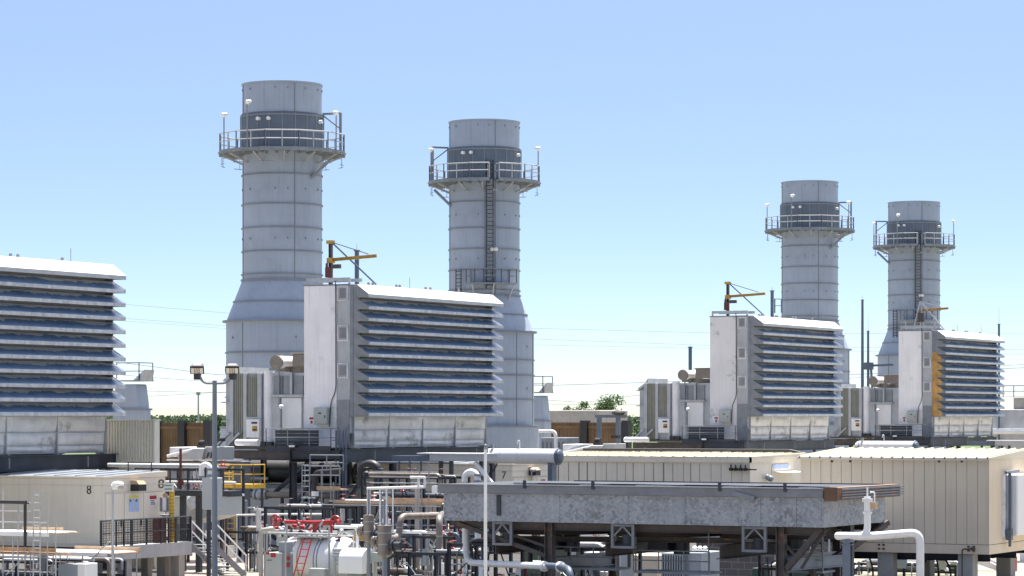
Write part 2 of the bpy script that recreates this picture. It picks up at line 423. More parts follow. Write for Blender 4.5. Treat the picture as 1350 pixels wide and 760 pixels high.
def filter_house():
    root = thing('filter_house', 'x', 'filter house', (-91.5, 158.5, ZB), 'air filter houses in a row')
    b = MB(); b.box(XB, -90.86, Y0, Y1, ZB, ZT)
    body = build('side_wall', b, M['white_wall'], root, bevel=.03)
    c = MB(); c.box(-90.84, -89.92, Y0, Y0+1.2, 7.0, ZT)
    build('hatch_panel', c, M['galv'], root, bevel=.02)
    for (ya, yb) in ((378,396),(430,449),(480,498)):
        h = MB(); z1 = ZC+(HOR-ya)*174.6/F; z0 = ZC+(HOR-yb)*174.6/F
        xa, xb = -90.74, -90.08
        h.box(xa, xb, Y0-.05, Y0-.003, z0, z1)
        hb = build('hatch', h, M['galv'], root)
        f = MB(); f.box(xa+.1, xb-.1, Y0-.065, Y0-.052, z0+.12, z1-.1); build('pane', f, M['galv_dark'], hb)
        e = MB()
        for (x0, x1, za, zb_) in ((xa-.04,xb+.04,z1,z1+.04),(xa-.04,xb+.04,z0-.04,z0),(xa-.04,xa,z0,z1),(xb,xb+.04,z0,z1)):
            e.box(x0, x1, Y0-.075, Y0-.002, za, zb_)
        build('frame', e, M['white_wall'], hb)
    d = MB(); d.box(-90.8, -89.95, Y0-.03, Y0-.003, 6.3, 9.05)
    build('lower_panel', d, M['plate'], root)
    # back of the louvre bank, behind the blades
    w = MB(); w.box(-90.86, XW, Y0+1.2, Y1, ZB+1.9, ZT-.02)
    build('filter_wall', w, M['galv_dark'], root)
    # end plates with their joints
    for y, nm in ((Y0, 'end_plate'), (Y1-.03, 'end_plate')):
        p = MB(); p.box(-89.92, XP, y, y+.03, 8.05, ZT-.01)
        for i in range(11): p.box(-89.92, XP+.02, y-.025, y+.055, 8.03+.716*i, 8.06+.716*i)
        p.box(-89.72, -89.69, y-.02, y, 8.05, ZT-.05)
        build('end_plate', p, M['plate'], root)
    for i in range(10):
        zb = 8.05 + .716*i
        mb, zw, zt = louver_mb(zb)
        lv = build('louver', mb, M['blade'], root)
        lp = MB(); n = 6
        for k in range(n):
            a = Y0+(Y1-Y0)*k/n; bb = Y0+(Y1-Y0)*(k+1)/n
            lp.box(XT-.012, XT+.012+random.uniform(0,.006), a+.004, bb-.004, zb+random.uniform(0,.012), zt+.012)
        build('lip', lp, M['lip'], lv)
        ck = MB()
        for y in (Y0-.004, Y1-.02):
            ck.prism([(XP, zw), (XT-.013, zt), (XT-.013, zb), (XP, zb+.02)], 'y', y, y+.024)
            ck.beam((XP, y+.012, zw+.012), (XT, y+.012, zt+.012), .05, .02)
        build('end_cheek', ck, M['plate'], lv)
    # top hood
    zb = 15.21; zt = zb+.2; zw = ZT
    hd = MB(); n = 3
    for k in range(n):
        a = Y0-.02+(Y1-Y0+.04)*k/n; bb = Y0-.02+(Y1-Y0+.04)*(k+1)/n-.012
        hd.prism([(XP-.5, zw+.03), (XP, zw+.02), (XT+.02, zt+.02), (XT+.02, zt-.01), (XP, zw-.01), (XP-.5, zw)], 'y', a, bb)
    hood = build('hood', hd, M['hood'], root)
    lp = MB(); lp.box(XT-.01, XT+.03, Y0-.02, Y1+.02, zb, zt); build('lip', lp, M['galv'], hood)
    ck = MB()
    for y in (Y0-.004, Y1-.02): ck.prism([(XP, zw-.02), (XT-.013, zt-.02), (XT-.013, zb), (XP, zb+.02)], 'y', y, y+.024)
    build('end_cheek', ck, M['plate'], hood)
    rf = MB(); rf.box(XB-.05, XP-.5, Y0-.03, Y1+.03, ZT+.003, ZT+.06)
    build('roof', rf, M['galv_dark'], root)
    for y in (151.8, 152.3, 155.2, 155.6, 158.9, 159.5, 163.2):
        k = MB(); k.ball((XP-.4, y, ZT+.14), .09, .09, .13, 8, 5); build('roof_lug', k, M['galv_dark'], root)
    for y in (157.2, 164.2):
        k = MB(); k.tube([(XP-.6, y, ZT), (XP-.6, y, ZT+.75)], .018, 6); build('lightning_rod', k, M['galv_dark'], root)
    # roof kerb over the side wall
    cu = MB(); z0, z1 = ZT+.06, ZT+.33
    cu.box(-93.05, -89.95, Y0+.02, Y0+.12, z0+.18, z1+.12); cu.box(-90.06, -89.95, Y0+.02, Y0+.12, z0, z0+.18); cu.box(-93.05,-92.94, Y0+.02, Y0+.12, z0, z0+.18)
    cu.box(-93.05, -89.95, Y0+1.4, Y0+1.5, z0+.18, z1+.12)
    build('roof_kerb', cu, M['galv'], root)
    # bulging skirt
    sk = MB(); rows = [(8.02, 7.22), (7.18, 6.56), (6.53, 6.16)]; nc = 4
    for (za, zb_) in rows:
        for k in range(nc):
            a = Y0+.35+(Y1-Y0-.4)*k/nc; bb = Y0+.35+(Y1-Y0-.4)*(k+1)/nc-.03
            N1, N2 = 12, 5; base = len(sk.v); vs = []; fs = []
            for i in range(N1+1):
                for j in range(N2+1):
                    u, v = i/N1, j/N2
                    bul = .12*math.sin(math.pi*u)**.7*math.sin(math.pi*v)**.7
                    bul += .02*math.sin(7*u+k*3+za)*math.sin(5*v)
                    vs.append((XW+.04+bul-.10*(8.02-(za+(zb_-za)*v)), a+(bb-a)*u, za+(zb_-za)*v))
            for i in range(N1):
                for j in range(N2):
                    q = i*(N2+1)+j; fs.append((q, q+N2+1, q+N2+2, q+1))
            sk.add(vs, fs)
    skirt = build('skirt', sk, M['skirt'], root, smooth=True)
    fl = MB()
    for z, xo in ((8.03,.05),(7.2,-.02),(6.545,-.08),(6.14,-.12)):
        fl.box(XW-.4, XW+xo+.05, Y0+.3, Y1-.02, z-.022, z+.022)
    for k in range(nc+1):
        y = Y0+.33+(Y1-Y0-.38)*k/nc; fl.box(XW-.3, XW+.05, y-.02, y+.02, 6.14, 8.02)
    build('flange', fl, M['galv'], skirt)
    sb = MB(); sb.box(-90.86, XW-.32, Y0+.3, Y1-.05, ZB, 8.02); build('skirt_core', sb, M['galv_dark'], root)
    # control cabinet, conduit, warning notice
    cb = MB(); za, zb_ = ZC+(HOR-560)*174.6/F, ZC+(HOR-537.5)*174.6/F
    cb.box(-92.25, -91.3, Y0-.42, Y0-.002, za, zb_)
    cab = build('control_cabinet', cb, M['cabinet'], root, bevel=.02)
    dr = MB(); dr.box(-92.2, -91.36, Y0-.435, Y0-.422, za+.05, zb_-.05); dd = build('door', dr, M['cabinet'], cab)
    k = MB(); k.box(-91.48, -91.42, Y0-.45, Y0-.437, za+.4, za+.56); build('handle', k, M['black'], cab)
    k = MB(); k.box(-91.9, -91.7, Y0-.445, Y0-.437, za+.65, za+.73); build('nameplate', k, M['black'], cab)
    cd = MB(); cd.tube(bend([(-91.2,Y0+.3,ZT+.5),(-90.9,Y0-.06,ZT+.2),(-90.88,Y0-.06,9.6),(-91.2,Y0-.06,9.0),(-91.24,Y0-.1,8.6),(-91.25,Y0-.2,7.4)], .4), .03, 6)
    build('conduit', cd, M['black'], root)
    sg = MB(); sg.box(-92.95, -92.35, Y0-.012, Y0-.003, 7.55, 8.05); sgn = build('warning_sign', sg, M['sign_white'], root)
    k = MB(); k.box(-92.8, -92.5, Y0-.018, Y0-.013, 7.85, 7.98); k.box(-92.72, -92.56, Y0-.018, Y0-.013, 7.6, 7.78); build('red_band', k, M['red'], sgn)
    return root
fh = [None]*4
fh[1] = filter_house()
FHL = ['large louvred air filter house cut off by the left edge of the photo',
       'louvred white air filter house standing between the two nearest tall chimney stacks',
       'louvred air filter house whose white side wall is blotched grey, third from the left',
       'louvred air filter house with a strip of orange rust beside its blades, furthest right']
for i in (0,2,3): fh[i] = shifted(fh[1], 0, DY[i])
for i in range(4): fh[i]['label'] = FHL[i]
# orange rust on the last one
rp = MB()
dy = DY[3]
bd = [c for c in fh[2].children if c.name.startswith('side_wall')][0]
bd.material_slots[0].link = 'OBJECT'; bd.material_slots[0].material = mat('worn white steel', (.70,.69,.69), .55, 0, .08, .5, streak=.2, stain=(.22,.23,.24), stain_amt=.8, stain_scale=.6)
rp.box(-89.9, XP+.015, Y0+dy-.04, Y0+dy-.026, 8.1, 14.0)
build('rusty_panel', rp, M['rusty'], fh[3])['label'] = 'orange rusted end plate'
rp = MB()
for i in range(8): rp.prism([(XP+.02, 8.1+.716*i+.6), (XP+.45, 8.1+.716*i+.36), (XP+.45, 8.1+.716*i+.02), (XP+.02, 8.1+.716*i)], 'y', Y0+dy-.02, Y0+dy-.008)
build('rusty_cheek', rp, M['rusty'], fh[3])

# steel frames under the filter houses
def support_frame():
    root = thing('support_frame', 'x', 'steel frame', (-91.5, 158.5, 0), 'steel frames under the filter houses')
    for x in (XW+.25, XB+.1):
        b = MB(); b.ibeam((x, Y0-1.8, 5.66), (x, Y1+.5, 5.66), .4, .8, .04); build('main_beam', b, M['steel_dark'], root)
    b = MB()
    for y in (Y0-1.6, Y0+.4, Y0+4.6, Y0+12.8, Y1+.2): b.ibeam((XB+.1, y, 5.72), (XW+.2, y, 5.72), .25, .5, .03)
    build('cross_beam', b, M['steel_dark'], root)
    b = MB()
    for k in range(5):
        y = Y0+.5+(Y1-Y0-1)*k/4; b.box(XW-.25, XW+.3, y-.1, y+.1, 6.06, 6.13); b.box(XB, XB+.4, y-.1, y+.1, 6.06, 6.13)
    for y in (Y0+2.0, Y0+8.4, Y0+15): b.tube([(XW+.5,y,5.4),(XW+.5,y,5.95)], .05, 6)
    build('bearing_pad', b, M['steel_grey'], root)
    for x in (XW+.25, XB+.1):
        for y in (Y0-1.4, Y0+4.6, Y1-.6):
            b = MB(); b.ibeam((x, y, 0), (x, y, 5.25), .35, .35, .03, up=(1,0,0)); build('column', b, M['steel_dark'], root)
    for x in (XW+.25, XB+.1):
        for (ya, yb) in ((Y0-1.4, Y0+2.), (Y1-.6, Y1-4.)):
            b = MB(); b.beam((x, ya, 2.4), (x, yb, 5.2), .18); build('brace', b, M['steel_dark'], root)
    return root
sf = [None]*4; sf[1] = support_frame()
for i in (0,2,3): sf[i] = shifted(sf[1], 0, DY[i])
for i, t in enumerate(['dark steel support frame under the leftmost filter house, above the roof marked 8', 'dark steel support frame under the filter house between the two nearest stacks',
                       'dark steel support frame under the third filter house from the left', 'dark steel support frame under the filter house with the rust strip']): sf[i]['label'] = t

# walkways beside the side walls
def walkway():
    ya = Y0-1.6; xa, xb = -94.9, -90.3; z = 6.15
    root = thing('walkway', 'x', 'walkway', ((xa+xb)/2, ya, z-.3), 'railed walkways at the filter houses')
    d = MB(); d.box(xa, xb, ya, Y0-.45, z-.06, z); build('deck', d, M['steel_dark'], root)
    d = MB(); d.box(xa, xb, ya-.06, ya-.003, z-.32, z+.1); build('edge_beam', d, M['steel_dark'], root)
    r_ = MB(); rail(r_, [(xa,Y0-.5,z),(xa,ya,z),(xb,ya,z),(xb,Y0-.5,z)], 1.15, .032, 1.5, True); build('railing', r_, M['steel_grey'], root)
    s_ = MB()
    for k in range(5): s_.box(xa+.3, -93.3+1.8, ya+.55, ya+.57, z+.06+k*.2, z+.245+k*.2)
    build('slat_screen', s_, M['steel_dark'], root)
    l_ = MB(); l_.box(-93.1,-92.6, ya-.35, ya-.08, z+.02, z+.14); lb = build('lamp', l_, M['black'], root)
    l_ = MB(); l_.box(-93.05,-92.65, ya-.37, ya-.352, z+.03, z+.13); l_.box(-93.05,-92.65,ya-.34,ya-.1,z+.141,z+.15); build('lens', l_, M['sign_white'], lb)
    v = MB()
    for x in (-90.0,-89.75,-89.5,-89.3): v.tube([(x, ya+.1, 2.6), (x, ya+.1, 7.2)], .055, 8)
    for z_ in (6.6, 5.2, 3.8): v.beam((-90.2, ya+.02, z_), (-89.1, ya+.02, z_), .05)
    build('riser', v, M['steel_blue'], root)
    return root
wk = [None]*4; wk[1] = walkway()
for i in (2,3): wk[i] = shifted(wk[1], 0, DY[i])
for i, t in ((1,'railed steel walkway below the filter house between the nearest stacks'), (2,'railed steel walkway below the third filter house'), (3,'railed steel walkway below the filter house with the rust strip')): wk[i]['label'] = t

# jib cranes on the roofs
def jib():
    y = 151.6; x0 = XatY(436, y); zt = Z(318, x0, y); za = Z(343, x0, y)
    root = thing('jib_crane', 'x', 'crane', (x0, y, ZT+.06), 'jib cranes on the filter houses')
    m_ = MB(); m_.ibeam((x0,y,ZT+.06),(x0,y,zt),.2,.2,.04,up=(1,0,0)); build('mast', m_, M['steel_brown'], root)
    c_ = MB(); c_.box(x0-.22,x0+.2,y-.18,y+.18,zt-.18,zt+.03); c_.box(x0-.18,x0+.2,y-.19,y+.19,za-.2,za+.13); build('bracket', c_, M['crane_yellow'], root)
    x1 = x0+3.15
    a_ = MB(); a_.ibeam((x0,y,za),(x1,y+.2,za+.18),.14,.2,.03); build('arm', a_, M['crane_yellow'], root)
    t_ = MB(); t_.tube([(x0,y,zt-.05),(x0+2.6,y+.15,za+.3)],.03,6); build('tie_rod', t_, M['steel_brown'], root)
    t_ = MB(); t_.beam((x0+.1,y,zt-.1),(x0+2.9,y+.6,ZT+.1),.09); build('strut', t_, M['steel_blue'], root)
    h_ = MB(); h_.box(x0-.18,x0+.24,y-.42,y-.2,za-1.1,za-.45); h_.tube([(x0-.1,y-.3,za-.8),(x0-.1,y-.3,za-.2)],.08,8); build('hoist', h_, M['dark_red'], root, bevel=.04)
    h_ = MB(); h_.box(x0+.25,x0+.85,y-.4,y-.15,za-.55,za-.3); build('motor', h_, M['steel_brown'], root)
    return root
jc = {1: jib()}
jc[1]['label'] = 'yellow jib crane with red hoist on the roof between the two nearest stacks'
jc[2] = shifted(jc[1], .05, DY[2]-.2, label='thin jib crane on the third filter house beside a stack with plain shell')
# the last one has white struts and a shorter arm
def jib_b():
    y = 151.6+DY[3]; x0 = XatY(1213, y); zt = Z(398, x0, y); za = Z(408, x0, y)
    root = thing('jib_crane', 'short yellow jib with white A-frame struts on the rust-streaked filter house', 'crane', (x0, y, ZT+.06), 'jib cranes on the filter houses')
    t_ = MB(); t_.beam((x0-.55,y-.3,ZT+.06),(x0,y,zt),.12); t_.beam((x0+.5,y-.3,ZT+.06),(x0+.05,y,zt),.12); t_.beam((x0,y,zt),(x0+2.3,y+.3,ZT+.1),.12); t_.beam((x0,y,zt),(x0+2.0,y+.2,za+.15),.09)
    build('strut', t_, M['galv'], root)
    t_ = MB(); t_.ibeam((x0-.1,y,za-.15),(x0+2.7,y+.2,za+.05),.16,.2,.03); build('arm', t_, M['crane_yellow'], root)
    t_ = MB(); t_.box(x0-.1,x0+.45,y-.35,y-.05,za-1.2,za-.3); build('hoist', t_, M['steel_brown'], root, bevel=.03)
    return root
jib_b()
# lightning masts
def mast(px, d, ytop, r0, r1, spike, label, zbot=None, arm=False):
    x, y, zt = P(px, ytop, d); mb = MB(); z0 = 0 if zbot is None else zbot
    root = thing('lightning_mast', label, 'mast', (x, y, z0), 'steel lightning masts')
    mb.tube([(x,y,z0),(x,y,zt)], r0, 10, r1=r1); build('pole', mb, M['steel_blue'], root, smooth=True)
    s_ = MB(); s_.tube([(x,y,zt),(x,y,zt+spike)], .02, 6, r1=.008); s_.tube([(x,y,zt-.02),(x,y,zt+.05)], r1*1.5, 8); build('spike', s_, M['steel_blue'], root)
    if arm:
        a_ = MB(); z = zt-3.6
        a_.beam((x-.5,y,z),(x+2.6,y+.5,z+.1),.22); a_.box(x-.4,x+.5,y-.3,y+.3,z-.4,z+.35); a_.beam((x+.3,y,z),(x+1.2,y,0.1),.2); build('arm', a_, M['steel_blue'], root)
    return root
mast(470.5, 179, 331, .14, .14, .45, 'grey lightning mast on the roof behind the yellow crane arm', ZT+.06)
mast(1018, 234, 384, .14, .14, .4, 'grey lightning mast on the roof at the tip of the thin jib crane', ZT+.06)
mast(910, 262, 458, .17, .17, .2, 'short grey lightning mast behind the machine enclosure left of the third filter house')
mast(1137, 285, 396, .22, .12, .45, 'tallest free-standing dark lightning mast between the two right-hand stacks')
mast(1144.5, 300, 437, .2, .12, 1.8, 'dark mast with a side arm beside the tallest lightning mast', None, True)
mast(1317, 300, 428, .13, .12, 1.9, 'thin dark mast rising behind the far right filter house')

# ================================================================== machine enclosures left of the filter houses
def enclosure():
    y = 152.; dd = lambda px: XatY(px, y); zz = lambda py, px: Z(py, XatY(px,y), y)
    xl, xr = dd(292), XB-.003
    root = thing('machine_enclosure', 'x', 'enclosure', ((xl+xr)/2, y+2.5, 6.1), 'machine enclosures behind the filter houses')
    b = MB(); b.box(dd(305), xr, y+.12, y+5, 6.15, zz(492,340)); build('shell', b, M['galv'], root)
    # stepped left end
    zt = [zz(505,292), zz(531,292), zz(556,292), zz(588,292)]
    e = MB(); e.box(dd(292), dd(305), y+.5, y+4.5, 6.15, zt[0]); build('end_section', e, M['galv'], root)
    e = MB()
    for z in (zt[1], zt[2], zt[0]): e.box(dd(288), dd(305), y+.3, y+4.6, z-.03, z+.05)
    e.beam((dd(291), y+.4, zt[0]+.1), (dd(304), y+.4, zt[0]+.9-.3), .18); e.prism([(dd(292),zt[0]+.05),(dd(305),zt[0]+.05),(dd(305),zt[0]+1.0)],'y',y+.5,y+4.4)
    build('end_flange', e, M['galv'], root)
    # olive panels in galvanised posts
    for (pa, pb, ya, yb) in ((308.5,321.5,493,588), (326,340,498,550)):
        p = MB(); p.box(dd(pa), dd(pb), y+.04, y+.118, zz(yb,pa), zz(ya,pa)); build('acoustic_panel', p, M['olive'], root)
    for (pa, pb, ya, yb) in ((304,308.5,492,588),(321.5,326,492,588),(340,345.5,492,590)):
        p = MB(); p.box(dd(pa), dd(pb), y-.1, y+.118, zz(yb,pa), zz(ya,pa)); build('post', p, M['galv'], root, bevel=.02)
    p = MB(); p.box(dd(326), dd(340), y-.08, y+.11, zz(552.5,330), zz(550,330)); build('ledge', p, M['galv'], root)
    p = MB(); p.box(dd(328), dd(345), y-.3, y+.1, zz(577,330), zz(553,330)); ad = build('access_box', p, M['white_wall'], root)
    k = MB(); k.box(dd(336), dd(342.5), y-.316, y-.302, zz(569,336), zz(562,336)); build('caution_sign', k, M['crane_yellow'], ad)
    k = MB(); k.box(dd(336.5), dd(342), y-.322, y-.317, zz(568,336), zz(566,336)); k.box(dd(335), dd(342.5), y-.316, y-.302, zz(559,336), zz(556.5,336)); build('black_plate', k, M['black'], ad)
    p = MB()
    for px in (311,313.5,316,318.5,329,332,335,337.5): p.box(dd(px)-.03, dd(px)+.03, y+.0, y+.039, zz(588 if px<322 else 549,px), zz(494,px))
    build('panel_rib', p, M['olive'], root)
    # rounded riveted corner column
    p = MB(); xm = (dd(346)+dd(358))/2; rr = abs(dd(358)-dd(346))/2
    p.lathe(xm, y+.25, [(rr, zz(590,352)), (rr, zz(489,352))], 20); build('corner_column', p, M['white_wall'], root, smooth=True)
    p = MB()
    for i in range(22):
        z = zz(588,352)+i*.21; p.ball((xm-rr*.75, y+.25-rr*.72, z), .03,.03,.03,6,4)
    build('rivet', p, M['galv'], root)
    # door bay
    for (pa, pb) in ((360,372),(373.5,383),(387,399)):
        p = MB(); p.box(dd(pa), dd(pb), y+.03, y+.118, zz(520,pa), zz(496,pa)); build('upper_panel', p, M['plate'], root)
    p = MB(); p.box(dd(358), min(dd(400),xr), y-.12, y+.118, zz(524,370), zz(520.5,370)); p.box(dd(383), dd(386), y-.1, y+.118, zz(520,370), zz(492,370)); build('bay_beam', p, M['galv'], root)
    p = MB(); p.box(dd(371), dd(397), y+.02, y+.118, zz(566,371), zz(525,371)); build('door', p, M['white'], root)
    p = MB(); p.box(dd(359), dd(369), y+.05, y+.118, zz(588,371), zz(525,371)); build('side_panel', p, M['galv'], root)
    p = MB(); p.tube([(dd(368.5), y-.08, zz(539,370)), (dd(368.5), y-.08, zz(486,370))], .05, 8); build('drain_pipe', p, M['steel_grey'], root)
    p = MB(); x = dd(373.5); p.tube(bend([(x,y-.2,zz(588,373)),(x,y-.2,zz(536,373)),(x+.22,y-.5,zz(535,373))],.15), .05, 8)
    lp = build('lamp_post', p, M['steel_grey'], root)
    p = MB(); p.ball((x+.22,y-.6,zz(536.5,373)), .16,.16,.14,12,8); build('lamp_head', p, M['white'], lp, smooth=True)
    # silencer drum and duct on the roof
    xd = dd(366.5); zd = zz(478, 366); p = MB(); p.tube([(xd, y-.2, zd), (xd, y+3.5, zd)], .4, 24); dm = build('silencer_drum', p, M['white_wall'], root, smooth=True)
    p = MB(); p.tube([(xd, y-.26, zd), (xd, y-.1, zd)], .44, 24); build('drum_rim', p, M['insul'], dm, smooth=True)
    p = MB(); p.box(dd(383), xr, y+.2, y+3., zz(483,390), zz(467,390)); p.box(dd(381), xr, y+.1, y+3.1, zz(467,390), zz(465.5,390)); build('roof_duct', p, M['insul'], root, bevel=.02)
    p = MB(); p.box(dd(360), dd(372), y+.4, y+3, zz(490,370), zz(483,370)); p.box(dd(372), dd(398), y+1., y+3, zz(491,390), zz(484,390)); build('roof_plinth', p, M['insul'], root)
    for pa in (303, 317):
        p = MB()
        for o_ in (0,.35): p.beam((dd(pa-14), y-.2-o_*.6, 6.15), (dd(pa)+.1, y-.15-o_*.3, zz(571,pa)), .12)
        build('raking_brace', p, M['galv'], root)
    p = MB(); p.box(xl-.3, xr, y-.25, y+5, 5.98, 6.14); build('base_plate', p, M['steel_brown'], root)
    p = MB()
    for px in (350, 358, 395): p.box(dd(px)-.2, dd(px)+.2, y-.35, y-.05, 6.14, 6.45)
    build('foot', p, M['black'], root)
    return root
en = [None]*4; en[1] = enclosure()
en[1]['label'] = 'machine enclosure with olive panels and white column beside the floodlight pole'
en[2] = shifted(en[1], 0, DY[2], label='olive and grey machine enclosure beside the third filter house, right of the leafy tree')
en[3] = shifted(en[1], 0, DY[3], label='white machine enclosure half hidden between the two right-hand filter houses')
def deck_steel():
    root = thing('deck_steel', 'x', 'steel frame', (-97, 154, 0), 'steel frames under the machine enclosures')
    for y in (151.9, 156.8):
        b = MB(); b.ibeam((-101,y,5.62),(-93.4,y,5.62),.3,.6,.03); build('beam', b, M['steel_brown'], root)
    b = MB()
    for x in (-100.6,-97.5,-94.2): b.ibeam((x,151.9,5.6),(x,156.8,5.6),.25,.5,.03)
    build('cross_beam', b, M['steel_dark'], root)
    for x in (-100.6,-94.2):
        for y in (151.9,156.8):
            b = MB(); b.ibeam((x,y,0),(x,y,5.3),.3,.3,.03,up=(1,0,0)); build('column', b, M['steel_dark'], root)
    b = MB(); b.beam((-100.6,151.9,5.2),(-98.2,151.9,3.2),.2); b.beam((-94.2,151.9,5.2),(-97,151.9,3.),.2); b.beam((-100.6,151.8,3.6),(-96.5,151.8,.4),.2); build('brace', b, M['steel_dark'], root)
    return root
ds = [None]*4; ds[1] = deck_steel()
for i in (2,3): ds[i] = shifted(ds[1], 0, DY[i])
for i, t in ((1,'brown steel deck frame under the enclosure beside the floodlight pole'),(2,'brown steel deck frame under the enclosure beside the third filter house'),(3,'steel deck frame under the white enclosure between the right-hand filter houses')): ds[i]['label'] = t

# ================================================================== exhaust stacks
SD = {1:(372,231.6),2:(638.5,261),3:(1067.5,327.8),4:(1205,358.7)}
PHI = math.atan2(-C, S)+0.0   # direction from a stack towards the camera, about -62 degrees
def stack(kind):
    px, d = SD[kind]; x, y, _ = P(px, 550, d)
    phi = math.atan2(-y, -x)
    def pol(r, deg, z): a = phi + R(deg); return (x + r*math.cos(a), y + r*math.sin(a), z)
    r0, r1 = 3.2, 4.5
    root = thing('exhaust_stack', 'x', 'chimney', (x, y, 0), 'steel exhaust stacks')
    sh = MB(); sh.lathe(x, y, [(4.95,-.3),(4.95,7.1),(4.55,7.15),(r1,7.2),(r1,15.7),(r0,19.1),(r0,35.0),(r0-.06,35.0),(r0-.06,31)], 72, closed=False)
    build('shell', sh, M['stack'], root, smooth=True, angle=12)
    rings = [(35.0,.07,.12),(27.6,.09,.10),(25.2,.09,.10),(23.3,.09,.10),(21.4,.09,.10),(19.55,.11,.10),(19.1,.13,.14)]
    for z, o_, h in rings:
        q = MB(); q.lathe(x, y, [(r0-.03,z-h/2),(r0+o_,z-h/2),(r0+o_,z+h/2),(r0-.03,z+h/2)], 72); build('stiffener_ring', q, M['stack_seam'] if z<35 else M['stack'], root, smooth=True)
    for z, rr, o_, h in ((17.35,3.86,.1,.1),(15.75,r1,.28,.16),(13.2,r1,.1,.1),(11.8,r1,.1,.1),(9.6,r1,.1,.1),(7.15,r1,.5,.16)):
        q = MB(); q.lathe(x, y, [(rr-.1,z-h/2),(rr+o_,z-h/2),(rr+o_,z+h/2),(rr-.1,z+h/2)], 72); build('stiffener_ring', q, M['stack_seam'], root, smooth=True)
    # vertical joints
    for ang, za, zb, rr in ((18,19.2,35,r0),(-75,19.2,35,r0),(105,19.2,35,r0),(-44,7.2,15.6,r1),(40,7.2,15.6,r1),(75,7.2,15.6,r1)):
        q = MB(); q.tube([pol(rr+.005,ang,za), pol(rr+.005,ang,zb)], .045, 6); build('seam', q, M['stack_seam'], root)
    # cone facet joints
    lg = MB()
    for ang in (-78,-52,-10,8,35,62,80):
        for z in (34.5,26.4,22.4): 
            p_ = Vector(pol(r0+.05,ang,z)); lg.ball(p_, .05,.05,.1,6,4)
    for ang in (-60,14,58):
        for z in (14.4,10.6): lg.ball(Vector(pol(r1+.03,ang,z)), .06,.06,.12,6,4)
    build('lifting_lug', lg, M['stack_seam'], root)
    # dark collar band
    q = MB(); q.lathe(x, y, [(r0-.02,32.6),(r0+.12,32.55),(r0+.12,29.6),(r0-.02,29.6)], 72); cl = build('collar', q, M['stack_dark'], root, smooth=True, angle=30)
    q = MB()
    for k in range(20): 
        a = 18*k; q.tube([pol(r0+.13,a,29.7), pol(r0+.13,a,32.5)], .05, 5)
    q.lathe(x, y, [(r0+.1,32.3),(r0+.18,32.3),(r0+.18,32.42),(r0+.1,32.42)], 72); q.lathe(x, y, [(r0+.1,31.0),(r0+.16,31.0),(r0+.16,31.08),(r0+.1,31.08)], 72)
    build('collar_rib', q, M['stack_seam'], cl)
    for ang in (-33,-18 if kind%2 else -20,62):
        q = MB(); p_ = pol(r0+.12,ang,32.0-.1*(ang>0)); p2 = pol(r0+.42,ang,32.0-.1*(ang>0)); q.tube([p_,p2],.15,12); build('test_port', q, M['white'], root, smooth=True)
    # working platform
    zp = 29.5; ro = 5.15; npol = 12
    gap = None if kind % 2 else (5, 15)
    a0 = 15
    pl = MB()
    def seg(angA, angB):
        n = 2
        pts = [angA + (angB-angA)*i/n for i in range(n+1)]
        for i in range(n):
            A, B = pts[i], pts[i+1]
            vs = [pol(r0+.2,A,zp),pol(ro,A,zp),pol(ro,B,zp),pol(r0+.2,B,zp)]
            lo = [(v[0],v[1],v[2]-.08) for v in vs]
            pl.add(vs+lo, [(0,1,2,3),(7,6,5,4),(0,4,5,1),(1,5,6,2),(2,6,7,3),(3,7,4,0)])
    angs = [15+30*k for k in range(13)] if gap is None else [15+30*k for k in range(12)]+[365]
    for k in range(len(angs)-1): seg(angs[k], angs[k+1])
    pf = build('platform', pl, M['steel_grey'], root)
    ed = MB()
    ro2 = ro+.02
    for k in range(len(angs)-1):
        ed.beam(pol(ro2,angs[k],zp-.06), pol(ro2,angs[k+1],zp-.06), .05, .3)
    build('edge_plate', ed, M['steel_grey'], pf)
    rl = MB(); rail(rl, [pol(ro-.03,a,zp+.05) for a in angs], 1.38, .055, 1.7, True)
    if gap: 
        for a in (angs[0], angs[-1]): rail(rl, [pol(ro-.03,a,zp+.05), pol(r0+.5,a,zp+.05)], 1.35, .042, 1.7, True)
    build('railing', rl, M['galv'], pf)
    ug = MB()
    for k in range(24):
        a = 7.5+15*k; ug.beam(pol(r0,a,zp-.2), pol(ro-.05,a,zp-.2), .08, .2)
    build('floor_joist', ug, M['steel_grey'], pf)
    for k in range(12):
        a = 30*k+2; 
        if gap and k == 0: a = -2
        ub = MB(); ub.prism([(0,0),(1,0),(0,-1)],'x',0,1) if False else None
        ub.beam(pol(r0,a,zp-.95), pol(ro-.25,a,zp-.22), .09, .14); build('bracket', ub, M['galv'], pf)
    hg = MB()
    for k in range(-6,6): 
        hg.tube([pol(ro-.2,k*30+9,zp-1.05),pol(ro-.2,k*30+22,zp-1.05)],.03,5); hg.tube([pol(ro-.2,k*30+14,zp-.1),pol(ro-.2,k*30+14,zp-1.1)],.025,5)
    build('cable_hanger', hg, M['steel_grey'], pf)
    # floodlights on poles
    lam = {1:(-66,-33,58),2:(-72,None,74),3:(-72,-24,60),4:(-78,-24,74)}[kind]
